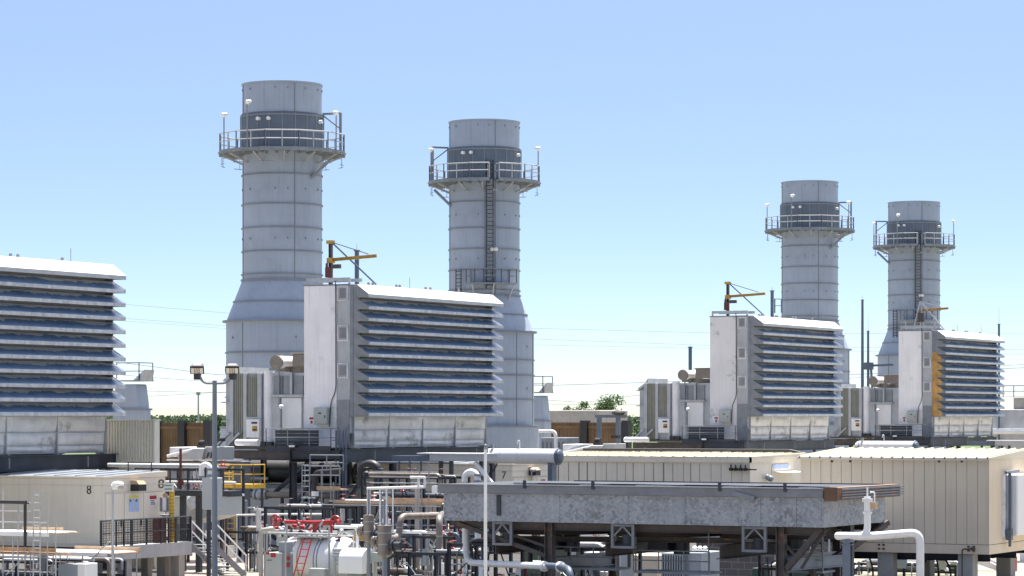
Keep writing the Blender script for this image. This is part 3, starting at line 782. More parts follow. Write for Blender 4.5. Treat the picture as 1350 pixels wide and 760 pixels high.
    for j, a in enumerate(lam):
        if a is None: continue
        hh = (2.9, 3.7, 3.05)[j]
        q = MB(); q.tube([pol(ro-.1,a,zp-.2), pol(ro-.1,a,zp+hh)], .05, 8); po = build('lamp_pole', q, M['steel_grey'], root)
        q = MB(); b_ = Vector(pol(ro+.1,a,zp+hh)); s_ = .5 if j==2 else -.0
        o_ = Vector((C,S,0))*(.28 if j != 2 else -.28)
        q.tube([b_, b_+o_+Vector((0,0,-.08))], .13, 12, r1=.2); q.ball(b_+o_*1.0, .2,.2,.15,12,6); build('lamp_head', q, M['white'], po, smooth=True)
    # davit
    sgn = 1 if kind % 2 else -1
    q = MB(); a = 76*sgn
    q.beam(pol(ro-.35,a,zp), pol(ro-.35,a,zp+3.2), .16); q.beam(pol(ro-.35,a,zp+3.15), pol(r0+.1,a+4*sgn,zp+3.15), .16); q.beam(pol(ro-.35,a,zp+1.9), pol(r0+.1,a+4*sgn,zp+3.05), .1)
    build('davit', q, M['steel_grey'], root)
    q = MB(); a = 46*sgn if kind%2 else -70; q.beam(pol(r0,a,zp-2.2), pol(ro-.6,a+12*(1 if kind%2 else -1),zp-.7), .22); build('knee_strut', q, M['steel_grey'], root)
    if kind % 2 == 0:
        a = 8; q = MB(); side = Vector(pol(1,a+90,0))-Vector((x,y,0))
        ladder(q, pol(r0+.35,a,19.6), pol(r0+.35,a,31.3), .6, .055, .36, side)
        lo = build('ladder', q, M['steel_dark'], root)
        q = MB()
        for z in [20.6+.9*i for i in range(10)]:
            c0 = Vector(pol(r0+.35,a,z)); out = (c0-Vector((x,y,z))).normalized(); pts = [c0+side*.36*math.cos(t)+out*.75*math.sin(t) for t in [math.pi*i/8 for i in range(9)]]
            q.tube(pts, .022, 5)
        for t in (.25,.5,.75):
            oo = [Vector(pol(r0+.35,a,z))+side*.36*math.cos(math.pi*t)+(Vector(pol(1,a,0))-Vector((x,y,0))).normalized()*.75*math.sin(math.pi*t) for z in (20.6,28.7)]
            q.tube(oo, .022, 5)
        build('safety_cage', q, M['galv_dark'], lo)
        q = MB(); q.tube([pol(r0+.1,a+8,19.5), pol(r0+.1,a+8,29)], .05, 6); q.tube([pol(r0+.1,a-7,19.5), pol(r0+.1,a-7,29)], .04, 6); build('conduit', q, M['steel_grey'], root)
        # lower landing
        z = 20.15; q = MB(); A0, A1 = -22, 42
        st = [A0+(A1-A0)*i/6 for i in range(7)]
        for i in range(6):
            vs = [pol(r0+.05,st[i],z),pol(r0+1.15,st[i],z),pol(r0+1.15,st[i+1],z),pol(r0+.05,st[i+1],z)]; lo_ = [(v[0],v[1],v[2]-.12) for v in vs]
            q.add(vs+lo_, [(0,1,2,3),(7,6,5,4),(0,4,5,1),(1,5,6,2),(2,6,7,3),(3,7,4,0)])
        ld = build('landing', q, M['steel_grey'], root)
        q = MB(); rail(q, [pol(r0+.1,A0,z)]+[pol(r0+1.1,s_,z) for s_ in st]+[pol(r0+.1,A1,z)], 1.25, .042, 1.3, True); build('railing', q, M['steel_grey'], ld)
        q = MB()
        for s_ in (-15,12,40): q.beam(pol(r0+.95,s_,z-.1), pol(r0+.02,s_,z-1.7), .1)
        build('bracket', q, M['galv'], ld)
        q = MB(); s_ = -40; ladder(q, pol(r0+.4,s_,17.9), pol(r0+.4,s_,21.4), .6, .05, .35, Vector(pol(1,s_+90,0))-Vector((x,y,0))); build('lower_ladder', q, M['black'], root)
        q = MB(); b_ = Vector(pol(r0+.6,a+3,23.2)); q.ball(b_,.22,.22,.18,10,6); q.ball(b_+Vector((.25,.2,0)),.2,.2,.18,10,6); build('lamp_head', q, M['white'], root, smooth=True)
    elif kind == 3:
        z = 20.0; q = MB(); rail(q, [pol(r0+.05,-84,z),pol(r0+.8,-84,z),pol(r0+.8,-100,z)], 1.6, .05, 1., True); build('small_rail', q, M['steel_grey'], root)
    return root
SL = {1:'tallest grey steel stack with an unbroken ring platform, nearest on the left',
      2:'grey steel stack with caged ladder and small landing, second from the left',
      3:'far grey steel stack with unbroken ring platform behind the third filter house',
      4:'smallest far grey steel stack with caged ladder, furthest right'}
for k in (1,2,3,4):
    r_ = stack(k); r_['label'] = SL[k]; r_.scale.z = .986; r_.location.z = 8*(1-.986)

# ducts and their rails beside stacks
def side_duct(pa, pb, yt, d, label):
    x0, y0, zt = P(pa, yt, d); x1 = XatY(pb, y0); zm = Z(yt+33, x0, y0)
    root = thing('exhaust_duct', label, 'duct', ((x0+x1)/2, y0+2, 0), 'grey ducts beside the stacks')
    w = x1-x0; b = MB(); b.box(x0, x1+.1, y0, y0+1.6, 0, zm); b.prism([(x0,zm),(x1,zm),(x1-.12*w,zt),(x0+.1*w,zt)], 'y', y0, y0+1.6); build('casing', b, M['stack'], root, bevel=.08)
    q = MB(); q.box(x0-.1, x1+.2, y0-.12, y0+1.65, zm-.08, zm+.08); build('flange', q, M['stack_seam'], root)
    z = zt+.35; q = MB(); q.box(x0+.2*w, x1+.1, y0-.2, y0+2, z-.1, z); pf = build('platform', q, M['steel_grey'], root)
    q = MB(); rail(q, [(x0+.2*w,y0-.15,z),(x1+.05,y0-.15,z),(x1+.05,y0+1.9,z)], 1.5, .05, 1.6, True); build('railing', q, M['steel_blue'], pf)
    q = MB(); q.prism([(x1-.25*w,z-.1),(x1+.2*w,z+.9),(x1+.12*w,z-.1)],'y',y0-.1,y0+1.4); build('chute', q, M['galv'], pf)
    return root
side_duct(148, 184, 507, 250, 'grey exhaust duct casing peeping out behind the leftmost filter house')
side_duct(690, 716, 522, 278, 'narrow grey duct casing against the right side of the ladder stack')
# ================================================================== buildings marked 8 and 7
XR = -82.4
def control_building():
    ya, yb = 114.2, 119.4; xl = -93.5; zf = 1.78
    root = thing('control_building', 'x', 'building', ((xl+XR)/2, (ya+yb)/2, 0), 'cream control buildings')
    b = MB(); b.box(xl, XR, ya, yb, zf, 5.02); build('wall', b, M['cream_pale'], root, bevel=.03)
    f = MB(); f.box(xl, XR+.03, ya-.03, yb+.03, 4.66, 4.70); f.box(xl, XR+.02, ya-.02, yb+.02, zf-.12, zf+.08)
    build('trim_band', f, M['cream_trim'], root)
    r_ = MB(); r_.prism([(ya-.06,5.02),(ya-.06,5.11),(yb+.06,5.30),(yb+.06,5.02)], 'x', xl-.05, XR+.06); rf = build('roof', r_, M['cream_pale'], root)
    r_ = MB(); r_.prism([(ya+.02,5.118),(ya+.02,5.125),(yb,5.312),(yb,5.30)], 'x', xl, XR-.01); build('roof_sheet', r_, M['roof_grey'], rf)
    r_ = MB()
    for k in range(9): x = xl+.6+k*1.25; r_.prism([(ya+.05,5.11),(ya+.05,5.16),(yb,5.345),(yb,5.3)], 'x', x-.03, x+.03)
    build('standing_seam', r_, M['roof_grey'], rf)
    dz = lambda py: Z(py, XR, 116.5)
    yd = [YatX(p, XR) for p in (138.5, 163, 188.5, 216)]
    for k in range(3):
        d = MB(); d.box(XR+.003, XR+.035, yd[k]+.03, yd[k+1]-.03, zf+.1, dz(650)); do = build('door', d, M['cream_pale'], root, bevel=.01)
        h = MB(); h.box(XR+.036, XR+.09, yd[k+1]-.3, yd[k+1]-.24, 2.65, 2.95); build('handle', h, M['black'], do)
        if k == 1:
            s_ = MB(); ym = (yd[1]+yd[2])/2
            s_.box(XR+.037, XR+.045, ym-.42, ym-.03, 3.35, 4.0); s_.box(XR+.037, XR+.045, ym+.03, ym+.42, 3.35, 4.0); n_ = build('notice', s_, M['sign_blue'], do)
            s_ = MB(); s_.box(XR+.038, XR+.047, ym-.42, ym+.42, 4.03, 4.13); build('notice_heading', s_, M['sign_yellow'], n_)
            s_ = MB()
            for yy in (ym-.3, ym+.2): s_.prism([(yy-.09,3.85),(yy+.09,3.85),(yy,3.98)], 'x', XR+.046, XR+.05)
            build('hazard_mark', s_, M['black'], n_)
        if k == 2:
            s_ = MB(); ym = (yd[2]+yd[3])/2-.1; s_.box(XR+.037, XR+.045, ym-.3, ym+.3, 3.62, 4.12); n_ = build('danger_sign', s_, M['sign_white'], do)
            s_ = MB(); s_.box(XR+.046, XR+.05, ym-.29, ym+.29, 3.92, 4.1); build('red_band', s_, M['red'], n_)
            s_ = MB()
            for q in range(3): s_.box(XR+.046, XR+.05, ym-.22, ym+.2-.05*q, 3.66+.085*q, 3.70+.085*q)
            build('lettering', s_, M['black'], n_)
    g_ = MB(); g_.box(XR+.002, XR+.06, yd[0]-.05, yd[3]+.1, dz(650)+.02, dz(650)+.08); build('drip_rail', g_, M['cream_trim'], root)
    l_ = MB(); y0, y1 = YatX(172, XR), YatX(182, XR); za, zb = dz(647.5), dz(634)
    l_.box(XR+.003, XR+.5, y0, y1, za, zb-.18); lo = build('wall_lamp', l_, M['black'], root)
    l_ = MB(); l_.prism([(XR+.003,zb),(XR+.35,zb),(XR+.5,zb-.178),(XR+.003,zb-.178)], 'y', y0, y1); build('lamp_hood', l_, M['tan'], lo)
    sp = MB()
    for x in (XR-.8, XR-4, XR-8):
        for y in (ya+.5, yb-.5): sp.box(x-.2, x+.2, y-.2, y+.2, 0, zf-.3)
    build('pier', sp, M['concrete'], root)
    sp = MB(); sp.box(xl, XR-.2, ya+.15, ya+.45, zf-.42, zf-.125); sp.box(xl, XR-.2, yb-.45, yb-.15, zf-.42, zf-.125); build('floor_beam', sp, M['steel_dark'], root)
    return root
b8 = control_building(); b7 = shifted(b8, 0, 42.4)
b8['label'] = 'cream control building with number 8 on two walls, under the leftmost filter house'
b7['label'] = 'cream control building with number 7 behind the foreground air cooler'
x8 = XatY(117.5, 114.2); text('numeral', '8', .62, (x8, 114.2-.012, Z(646.5,x8,114.2)), b8, M['black'])
y8 = YatX(212.3, XR); text('numeral', '8', .62, (XR+.012, y8, Z(638.8,XR,y8)), b8, M['black'], '+x', None, 1.85)
x7 = XatY(664.5, 156.6); text('numeral', '7', .62, (x7, 156.6-.012, Z(627,x7,156.6)), b7, M['black'])
# roof rail on 8
q = MB(); 
for (pa, pb) in ((169, 205),): 
    y = 118.6; xa, xb = XatY(pa,y), min(XatY(pb,y), XR-.3)
    rail(q, [(xa,y,5.28),(xb,y,5.28)], .45, .03, 2.5, False)
solo('roof_rail', q, M['black'], 'low dark guard rail along the roof edge of building 8', 'railing')

# pale ribbed screen wall behind 8
y = 125.3; xa, xb = XatY(140, y), XatY(204, y)
root = thing('ribbed_screen', 'pale ribbed metal screen wall behind building 8 under the end of the leftmost filter house', 'wall', ((xa+xb)/2, y, 0))
b = MB(); b.box(xa, xb, y, y+.45, 0, 7.80); build('wall', b, M['rib'], root)
b = MB(); n = 17
for k in range(n+1): x = xa+(xb-xa)*k/n; b.box(x-.035, x+.035, y-.07, y-.002, .1, 7.78)
build('wall_rib', b, M['rib'], root)
b = MB(); b.box(xa-.02, xb+.04, y-.1, y+.5, 7.803, 7.87); build('capping', b, M['rib'], root)

# access platform and stairs in front of 8
xp = -80.9; ya, yb = 111.9, 119.4; zf = 1.78
root = thing('access_platform', 'grey steel access platform with mesh railing and stairs beside building 8', 'platform', (xp, 116, 0))
b = MB(); b.box(XR+.05, xp, ya, yb+.02, zf-.06, zf); build('deck', b, M['galv'], root)
b = MB(); b.box(xp+.003, xp+.06, ya, yb, zf-.62, zf+.03); b.box(XR+.1, xp, yb+.022, yb+.08, zf-.4, zf+.03); build('edge_channel', b, M['galv'], root)
b = MB(); posts = [ya+(yb-ya)*k/6 for k in range(7)]
for k, yy in enumerate(posts):
    w = .07 if k not in (2,5) else .16
    b.box(xp-.07, xp, yy-w/2, yy+w/2, zf, zf+1.3)
rail(b, [(xp-.03,ya,zf),(xp-.03,yb,zf)], 1.28, .045, 2., True); rail(b, [(xp,yb,zf),(xp+.02,yb,zf)], 1.28, .04, 1.2, True)
rl = build('railing', b, M['steel_dark'], root)
b = MB()
nn = 62
for k in range(nn+1): yy = ya+(yb-ya)*k/nn; b.beam((xp-.05,yy,zf+.08), (xp-.05,yy,zf+1.26), .022)
for k in range(11): z = zf+.1+k*.115; b.beam((xp-.058,ya,z), (xp-.058,yb,z), .022)
build('mesh_infill', b, M['black'], rl)
for (x, yy) in ((xp-.3, ya+2.3), (xp-.3, yb-.7), (XR+.3, yb-.6)):
    b = MB(); b.box(x-.25, x+.25, yy-.25, yy+.25, 0, zf-.63); build('pier', b, M['concrete'], root)
xa, xb_ = xp+.02, xp+1.35; run = 2.9; 
b = MB()
for x in (xa, xb_): b.beam((x, yb, zf-.12), (x, yb+run, -.02), .06, .3)
st = build('stair_stringer', b, M['galv_dark'], root)
b = MB()
for k in range(9): t = (k+.6)/9.3; b.box(xa+.05, xb_-.05, yb+run*t-.14, yb+run*t+.14, zf*(1-t)-.03, zf*(1-t)+.0)
build('stair_tread', b, M['galv'], st)
b = MB()
for x in (xa, xb_):
    for h in (1.05, .55):
        b.tube([(x, yb+.05, zf+h), (x, yb+run+.1, h-.05)], .035, 8)
    for t in (.0,.35,.7,1.): b.tube([(x, yb+.05+run*t, zf*(1-t)-.1), (x, yb+.05+run*t, zf*(1-t)+1.05)], .032, 8)
build('stair_rail', b, M['white_pipe'], root)

# emergency station behind the platform
xe = -81.6; ye = YatX(226.5, xe)
root = thing('emergency_shower', 'yellow striped emergency shower post under a green lettered sign', 'emergency shower', (xe, ye, 1.78))
b = MB(); b.tube([(xe,ye,1.78),(xe,ye,Z(645,xe,ye))], .13, 12)
po = build('post', b, M['yellow'], root, smooth=True)
b = MB()
for k in range(16):
    z = 2.0+k*.17; b.lathe(xe, ye, [(.128,z),(.135,z),(.135,z+.05),(.128,z+.05)], 12)
build('stripe', b, M['crane_yellow'], po)
zs = Z(643, xe, ye)
b = MB(); b.box(xe-.38, xe+.2, ye-.16, ye-.13, zs-.2, zs+.22); sg = build('sign', b, M['sign_white'], root)
text('lettering', 'EMERGENCY', .088, (xe-.09, ye-.17, zs+.1), sg, M['green']); text('lettering', 'SHOWER', .1, (xe-.09, ye-.17, zs-.08), sg, M['green'])
b = MB(); b.ball((xe-.25,ye-.2,zs-.4),.13,.13,.13,12,8); build('lamp', b, M['tan'], root, smooth=True)
b = MB(); b.lathe(xe-.3, ye-.1, [(.05,3.0),(.3,3.12),(.3,3.16),(.04,3.05)],16); b.box(xe-.55,xe-.15,ye-.25,ye-.05,3.3,4.0); build('eyewash_bowl', b, M['steel_grey'], root)
b = MB(); b.box(xe-.36,xe-.16,ye-.3,ye-.12,3.35,4.0); build('paper_notice', b, M['sign_white'], root)
b = MB(); b.box(xp-1.15, xp-.7, 118.05-.3, 118.35, 1.79, 3.0); root = solo('fire_cabinet', b, M['dark_red'], 'dark red cabinet standing behind the mesh railing by building 8', 'cabinet', bevel=.02)

# grey duct box, white swan-neck pipe, yard clutter right of 8
y = 127.; x0, x1 = XatY(214, y), XatY(270, y)
zt, zb = Z(655, x0, y), Z(691, x0, y)
root = thing('duct_box', 'large pale grey duct box with sloped underside right of the yellow post', 'duct', ((x0+x1)/2, y+1.5, 0))
b = MB(); b.prism([(x0,zb),(x1-1.7,zb),(x1+.4,zb+.45),(x1+.4,zt),(x0,zt)], 'y', y, y+3); build('casing', b, M['trans'], root, bevel=.03)
b = MB(); b.box(x0-.05,x1+.5,y-.08,y+3.05,zt+.002,zt+.12); b.box(x0,x1+.4,y-.1,y-.003,zt+.25,zt+.3); build('top_flange', b, M['white'], root)
b = MB()
for x in (x0+.4, x1-2): b.box(x-.1,x+.1,y+.3,y+.5,0,zb)
build('leg', b, M['steel_grey'], root)
b = MB(); xx = XatY(262, y-.3)
b.tube(bend([(xx-.2,y-.5,zb+.9),(xx-.5,y-.5,zt-.1),(xx+.3,y-.3,zt+.25),(xx+.4,y-.1,zt-.1)],.5), .22, 14); build('elbow_pipe', b, M['white_pipe'], root, smooth=True)
def swan_neck(px0, px1, ptop, pbot, d, r, label, box=None):
    xa, yy, _ = P(px0, pbot, d); xb = XatY(px1, yy); zt_ = Z(ptop, xa, yy); zb_ = Z(pbot, xa, yy)
    w = (xb-xa)/2; xm = (xa+xb)/2
    pts = [(xa,yy,zb_+.05),(xa,yy,zt_-w-r)]+[(xm-w*math.cos(t),yy,zt_-w-r+(w)*math.sin(t)) for t in [math.pi*i/12 for i in range(13)]]+[(xb,yy,zb_-(0 if box else 0))]
    root = thing('vent_pipe', label, 'pipe', (xm, yy, 0), 'white swan-neck vent pipes')
    b = MB(); b.tube(pts, r, 16); build('bent_pipe', b, M['white_pipe'], root, smooth=True)
    b = MB(); b.tube([(xb,yy,zb_-.02),(xb,yy,zb_+.12)], r*1.5, 16); b.tube([(xb,yy,zb_+.3),(xb,yy,zb_+.4)], r*1.35, 16); build('flange', b, M['steel_grey'], root)
    if box:
        b = MB(); z0_ = Z(box, xb, yy); b.box(xb-.3,xb+.3,yy-.25,yy+.6,z0_,zb_-.03); build('housing', b, M['trans'], root, bevel=.03)
        b = MB(); b.box(xb-.2,xb-.05,yy,yy+.15,0,z0_); b.box(xb+.1,xb+.25,yy,yy+.15,0,z0_); build('stand', b, M['steel_dark'], root)
    else:
        b = MB(); b.tube([(xb,yy,0),(xb,yy,zb_-.021)], r, 14); b.tube([(xa,yy,0),(xa,yy,zb_)], r*.8, 12); build('riser', b, M['white_pipe'], root, smooth=True)
    return root
swan_neck(265.5, 277, 609, 629, 134, .125, 'white swan-neck vent pipe on a grey housing behind the floodlight pole', 672)
swan_neck(612.5, 630, 618, 637, 125, .135, 'white swan-neck vent pipe rising behind the left end of the air cooler')

# ventilation unit (hoppers, boxes, pipes) left and centre
def vent_unit(px, py, d, label, flip=1):
    x, yy, z = P(px, py, d); u = d/F
    root = thing('ventilation_unit', label, 'machine', (x, yy, 0), 'ventilation units between the machine halls')
    W = 58*u/C
    b = MB(); b.box(x-W*.62, x+W*.55, yy+.3, yy+4, 0, z-14*u); build('base_box', b, M['galv_dark'], root, bevel=.03)
    b = MB(); b.box(x-W*.62, x+W*.6, yy+.1, yy+3, z-13*u, z-11*u); build('sill', b, M['white'], root)
    b = MB(); b.prism([(x-W*.3,z-11*u),(x-W*.42,z-1*u),(x-W*.1,z+5*u),(x+W*.12,z+5*u),(x+W*.02,z-11*u)], 'y', yy, yy+2.2); build('hopper', b, M['galv'], root)
    b = MB(); b.prism([(x+W*.02,z-11*u),(x-W*.04,z-2*u),(x+W*.1,z+3*u),(x+W*.36,z+3*u),(x+W*.3,z-11*u)], 'y', yy-.2, yy+2.); build('hopper', b, M['galv'], root)
    b = MB(); b.box(x-W*.62, x-W*.25, yy+.4, yy+3, z-8*u, z+5*u); build('cabinet', b, M['white_wall'], root, bevel=.03)
    b = MB(); b.box(x+W*.33, x+W*.6, yy, yy+2, z-11*u, z+6*u); c_ = build('cabinet', b, M['trans'], root, bevel=.03)
    b = MB(); b.tube([(x+W*.4,yy-.12,z-9*u),(x+W*.45,yy-.12,z-1*u)],.06,6); b.tube([(x+W*.5,yy-.12,z-9*u),(x+W*.53,yy-.12,z-1*u)],.06,6); build('conduit', b, M['steel_dark'], c_)
    b = MB(); b.box(x+W*.09,x+W*.24,yy+.2,yy+.9,z+2*u,z+8*u); b.tube([(x+W*.11,yy+.5,z+9.5*u),(x+W*.22,yy+.5,z+9.5*u)],.22,12); b.tube([(x+W*.165,yy+.5,z+7*u),(x+W*.165,yy+.5,z+13*u)],.1,8); build('fan_motor', b, M['black'], root)
    b = MB(); b.tube(bend([(x-W*.55,yy-.1,z-7*u),(x+W*.02,yy-.1,z+1*u),(x+W*.1,yy-.1,z+2*u),(x+W*.35,yy-.1,z+2*u)],.5), .1, 8); build('hose', b, M['white_pipe'], root, smooth=True)
    b = MB(); b.tube([(x+W*.5,yy+2.8,z+11*u),(x+W*1.0,yy+2.8,z+11*u)], .2, 14); b.ball((x+W*.5,yy+2.8,z+11*u),.21,.21,.21,12,8); build('exhaust_pipe', b, M['white_pipe'], root, smooth=True)
    b = MB(); b.box(x+W*.45,x+W*.6,yy+.5,yy+1,z+13*u,z+17*u); build('valve', b, M['black'], root)
    return root
vent_unit(252, 595, 172, 'silvery ventilation hoppers and black motor left of the floodlight pole')
vent_unit(775, 591, 222, 'silvery ventilation hoppers and black motor behind the long cream shed, below the brown timber wall')
# cooling cabinets beside the ladder stack
def cabinet_row(pa, pb, yt, d, label):
    x0, yy, zt = P(pa, yt, d); x1 = XatY(pb, yy)
    root = thing('cooling_cabinet', label, 'cabinet', ((x0+x1)/2, yy+1, 0))
    b = MB(); b.box(x0, x1, yy, yy+2.5, 0, zt); build('casing', b, M['steel_grey'], root, bevel=.04)
    b = MB(); n = 6; w = (x1-x0)/n
    for k in range(n): b.box(x0+w*k+.12, x0+w*(k+1)-.12, yy-.03, yy-.003, zt-2.2, zt-.35)
    build('louvre_panel', b, M['steel_blue'], root)
    b = MB(); b.tube(bend([(x0,yy-.3,zt+.5),(x1-.7,yy-.3,zt+.5),(x1-.6,yy-.3,zt-2.5)],.4), .14, 10); build('pipe', b, M['white_pipe'], root, smooth=True)
    return root
cabinet_row(713, 745, 577, 228, 'grey louvred cooling cabinet right of the ladder stack foot')

# timber sound wall with dark columns and the concrete building behind
def sound_wall(pa, pb, ytop, d, label):
    x0, yy, zt = P(pa, ytop, d); x1 = XatY(pb, yy)
    root = thing('sound_wall', label, 'wall', ((x0+x1)/2, yy, 0), 'brown timber sound walls')
    n = max(2, round((x1-x0)/4.6)); w = (x1-x0)/n
    for k in range(n):
        b = MB(); m = 12
        for j in range(m): b.box(x0+w*k+.4+(w-.8)*j/m, x0+w*k+.4+(w-.8)*(j+1)/m-.02, yy+random.uniform(0,.05), yy+.4, 0, zt-.1); 
        build('timber_panel', b, M['brown_wall'], root)
        b = MB(); b.box(x0+w*k+.4, x0+w*(k+1)-.4, yy-.12, yy-.003, zt-.8, zt-.45); build('rail', b, M['brown_wall'], root)
    for k in range(n+1):
        b = MB(); b.box(x0+w*k-.42, x0+w*k+.42, yy-.5, yy+.5, 0, zt+.12); build('post', b, M['black'], root)
    return root
sound_wall(208, 276, 556, 300, 'brown timber sound wall with black posts below the far treeline, left of the floodlight pole')
sound_wall(718, 826, 556, 330, 'brown timber sound wall with black posts below the concrete building and the leafy tree')
x0, yy, zt = P(717, 541, 350); x1 = XatY(790, yy)
b = MB(); b.box(x0, x1, yy, yy+8, 0, zt); root = solo('concrete_building', b, M['concrete'], 'plain concrete building top above the brown timber wall', 'building', bevel=.1)
x0, yy, zt = P(789, 551, 300); root = thing('pipe_gantry', 'grey portal gantry in front of the brown timber wall near the leafy tree', 'gantry', (x0, yy, 0))
for px in (790, 815): x = XatY(px, yy); b = MB(); b.box(x-.2,x+.2,yy-.2,yy+.2,0,zt); build('post', b, M['steel_blue'], root)
b = MB(); b.box(x0-.3, XatY(826,yy), yy-.22, yy+.22, zt+.003, zt+.3); build('beam', b, M['steel_blue'], root)
b = MB(); x = XatY(816, yy); b.ball((x, yy-.1, Z(544.5,x,yy)), .75,.75,.28,12,6); b.tube([(x,yy,zt+.3),(x,yy,Z(544,x,yy))],.06,6); build('area_light', b, M['black'], root)

# pipes and railings over the yard between 8 and the nearest stack
root = thing('pipe_bridge', 'white pipe carried on a railed bridge behind building 8', 'pipe', P(240, 640, 150)[:2]+(0,))
x0, yy, z = P(205, 614, 150); x1 = XatY(268, yy)
b = MB(); b.tube([(x0-3,yy,z),(x1,yy,z)], .11, 12); b.tube([(x0-3,yy,z-.85),(x1+2,yy,z-.85)], .07, 8); build('pipe', b, M['white_pipe'], root, smooth=True)
b = MB(); rail(b, [(x0-1,yy-.4,z-1.25),(x1+1.5,yy-.4,z-1.25)], 1.1, .05, 1.0, True); build('railing', b, M['steel_dark'], root)
b = MB(); b.box(x0-3,x1+2,yy-.5,yy+.6,z-1.55,z-1.26); build('deck', b, M['steel_dark'], root)
b = MB()
for px in (214, 241, 262): x = XatY(px,yy); b.box(x-.13,x+.13,yy-.1,yy+.15,0,z-1.55)
build('post', b, M['steel_dark'], root)
b = MB(); x = XatY(241,yy); b.tube([(x,yy-.2,z-1.0),(x,yy-.2,z-.75)],.16,10); b.tube([(x,yy-.2,z-1.2),(x,yy-.2,z+.9)],.07,8); build('valve', b, M['dark_red'], root)

# yellow ladder cage platform
xl = XatY(294, 140); y = 140.
root = thing('yellow_platform', 'yellow railed ladder platform right of the floodlight pole', 'platform', (xl, y, 0))
za = Z(641, xl, y); xr_ = XatY(334, y)
b = MB(); b.box(xl-.45, xr_, y, y+1.3, za-.12, za+.12); build('deck', b, M['yellow'], root)
b = MB(); h = Z(615,xl,y)-za; rail(b, [(xl-.4,y+1.25,za+.1),(xl-.4,y+.04,za+.1),(xr_-.03,y+.04,za+.1),(xr_-.03,y+1.25,za+.1)], h, .035, .95, True); build('railing', b, M['yellow'], root)
b = MB(); 
for t in range(5): b.tube([(xl+.1,y-.35,za+.1+t*.23),(xl+.95,y-.35,za+.1+t*.23)],.02,5)
b.box(xl+.1,xl+.2,y-.36,y-.3,za,za+h); b.box(xl+.85,xl+.95,y-.36,y-.3,za,za+h); build('gate', b, M['yellow'], root)
b = MB(); ladder(b, (xl+.55,y-.2,.05), (xl+.55,y-.2,za+.1), .75, .045, .3, (1,0,0)); build('ladder', b, M['crane_yellow'], root)
b = MB()
for x in (xl-.3, xr_-.15): b.box(x-.06,x+.06,y+1.1,y+1.22,0,za-.12)
build('post', b, M['steel_dark'], root)

# ================================================================== long cream shed
y = 180.; xl, xr, ye = XatY(690, y), XatY(989, y), 189.8
root = thing('long_shed', 'long low cream metal shed behind the air cooler with dark stained wall joints', 'building', ((xl+xr)/2, 185, 0))
zt = Z(603.3, xr, y)
b = MB(); b.box(xl, xr, y, ye, 0, zt-.02); build('wall', b, M['cream_pale'], root)
b = MB(); n = 24
for k in range(1, n): 
    x = xl+(xr-xl)*(k+random.uniform(-.2,.2))/n; w = random.choice((.03,.05,.08)) if k < 20 else .02
    b.box(x-w/2, x+w/2, y-.012, y-.002, .2, zt-.42)
build('wall_joint', b, M['seam'], root)
b = MB(); b.box(xl-.1, xr+.12, y-.14, y-.002, zt-.36, zt-.0); b.prism([(y-.14,zt-.36),(y-.14,zt+.0),(ye,zt+.15),(ye,zt-.2)], 'x', xr+.003, xr+.12); fa = build('fascia', b, M['cream_pale'], root)
b = MB(); b.prism([(y-.16,zt+.005),(y-.16,zt+.035),(ye+.1,zt+.19),(ye+.1,zt-.1)], 'x', xl-.1, xr+.14); rf = build('roof', b, M['roof_cream'], root)
b = MB()
for k in range(22): x = xl+.2+(xr-xl-.2)*k/21; b.prism([(y-.17,zt+.03),(y-.17,zt+.08),(ye,zt+.24),(ye,zt+.18)], 'x', x-.03, x+.03)
build('roof_rib', b, M['roof_cream'], rf)
b = MB(); b.tube([(xl,ye-.3,zt+.36),(xr-1.,ye-.3,zt+.36),(xr-.2,ye-.3,zt+.2)], .1, 8); build('roof_cable', b, M['black'], rf)
zs = Z(619, 0, 0) if False else Z(619, xr-1.5, y)
b = MB(); xa, xb = XatY(965,y), XatY(1000,y)
xa, xb = XatY(965,y), XatY(988,y)
b.tube([(xa,y-.2,zs),(xb+.6,y-.2,zs)], .05, 8)
for k in range(4): x = xa+(xb-xa)*k/3.6; b.box(x-.1,x+.1,y-.3,y-.05,zs-.1,zs+.1); b.tube([(x,y-.2,zs),(x,y-.2,zs+.32)],.05,6)
build('manifold', b, M['black'], root)
yw = YatX(1016, xr); zw = Z(624, xr, yw)
b = MB(); ya_, yb_ = YatX(1017,xr), YatX(1041,xr); b.box(xr+.002,xr+.06,ya_,yb_,zw-1.4,zw+.5); do = build('door', b, M['cream_pale'], root)
b = MB(); b.prism([(xr+.06,zw+.1),(xr+.9,zw+.03),(xr+.9,zw-.0),(xr+.06,zw)],'y',ya_+.3,yb_+.6); build('canopy', b, M['sign_white'], do)
b = MB(); b.box(xr+.061,xr+.065,ya_+.1,yb_-.3,zw+.3,zw+.6); build('blue_trim', b, M['sign_blue'], do)
b = MB(); yy=YatX(1010,xr); b.ball((xr+.3,yy,zw-.35),.25,.3,.22,10,6); b.ball((xr+.3,yy-.45,zw-.25),.15,.2,.2,10,6); build('wall_fan', b, M['steel_grey'], root, smooth=True)
# +X end lamps on building 7 seen behind the pipe tank
yy = YatX(697, XR); zz_ = Z(622, XR, yy)
b = MB(); b.tube([(XR+.2,yy,zz_-.9),(XR+.2,yy,zz_)],.05,8); b.ball((XR+.3,yy,zz_+.1),.2,.25,.14,10,6)
solo('yard_lamp', b, M['galv'], 'small lamp on a short post in front of the end wall of building 7', 'lamp')

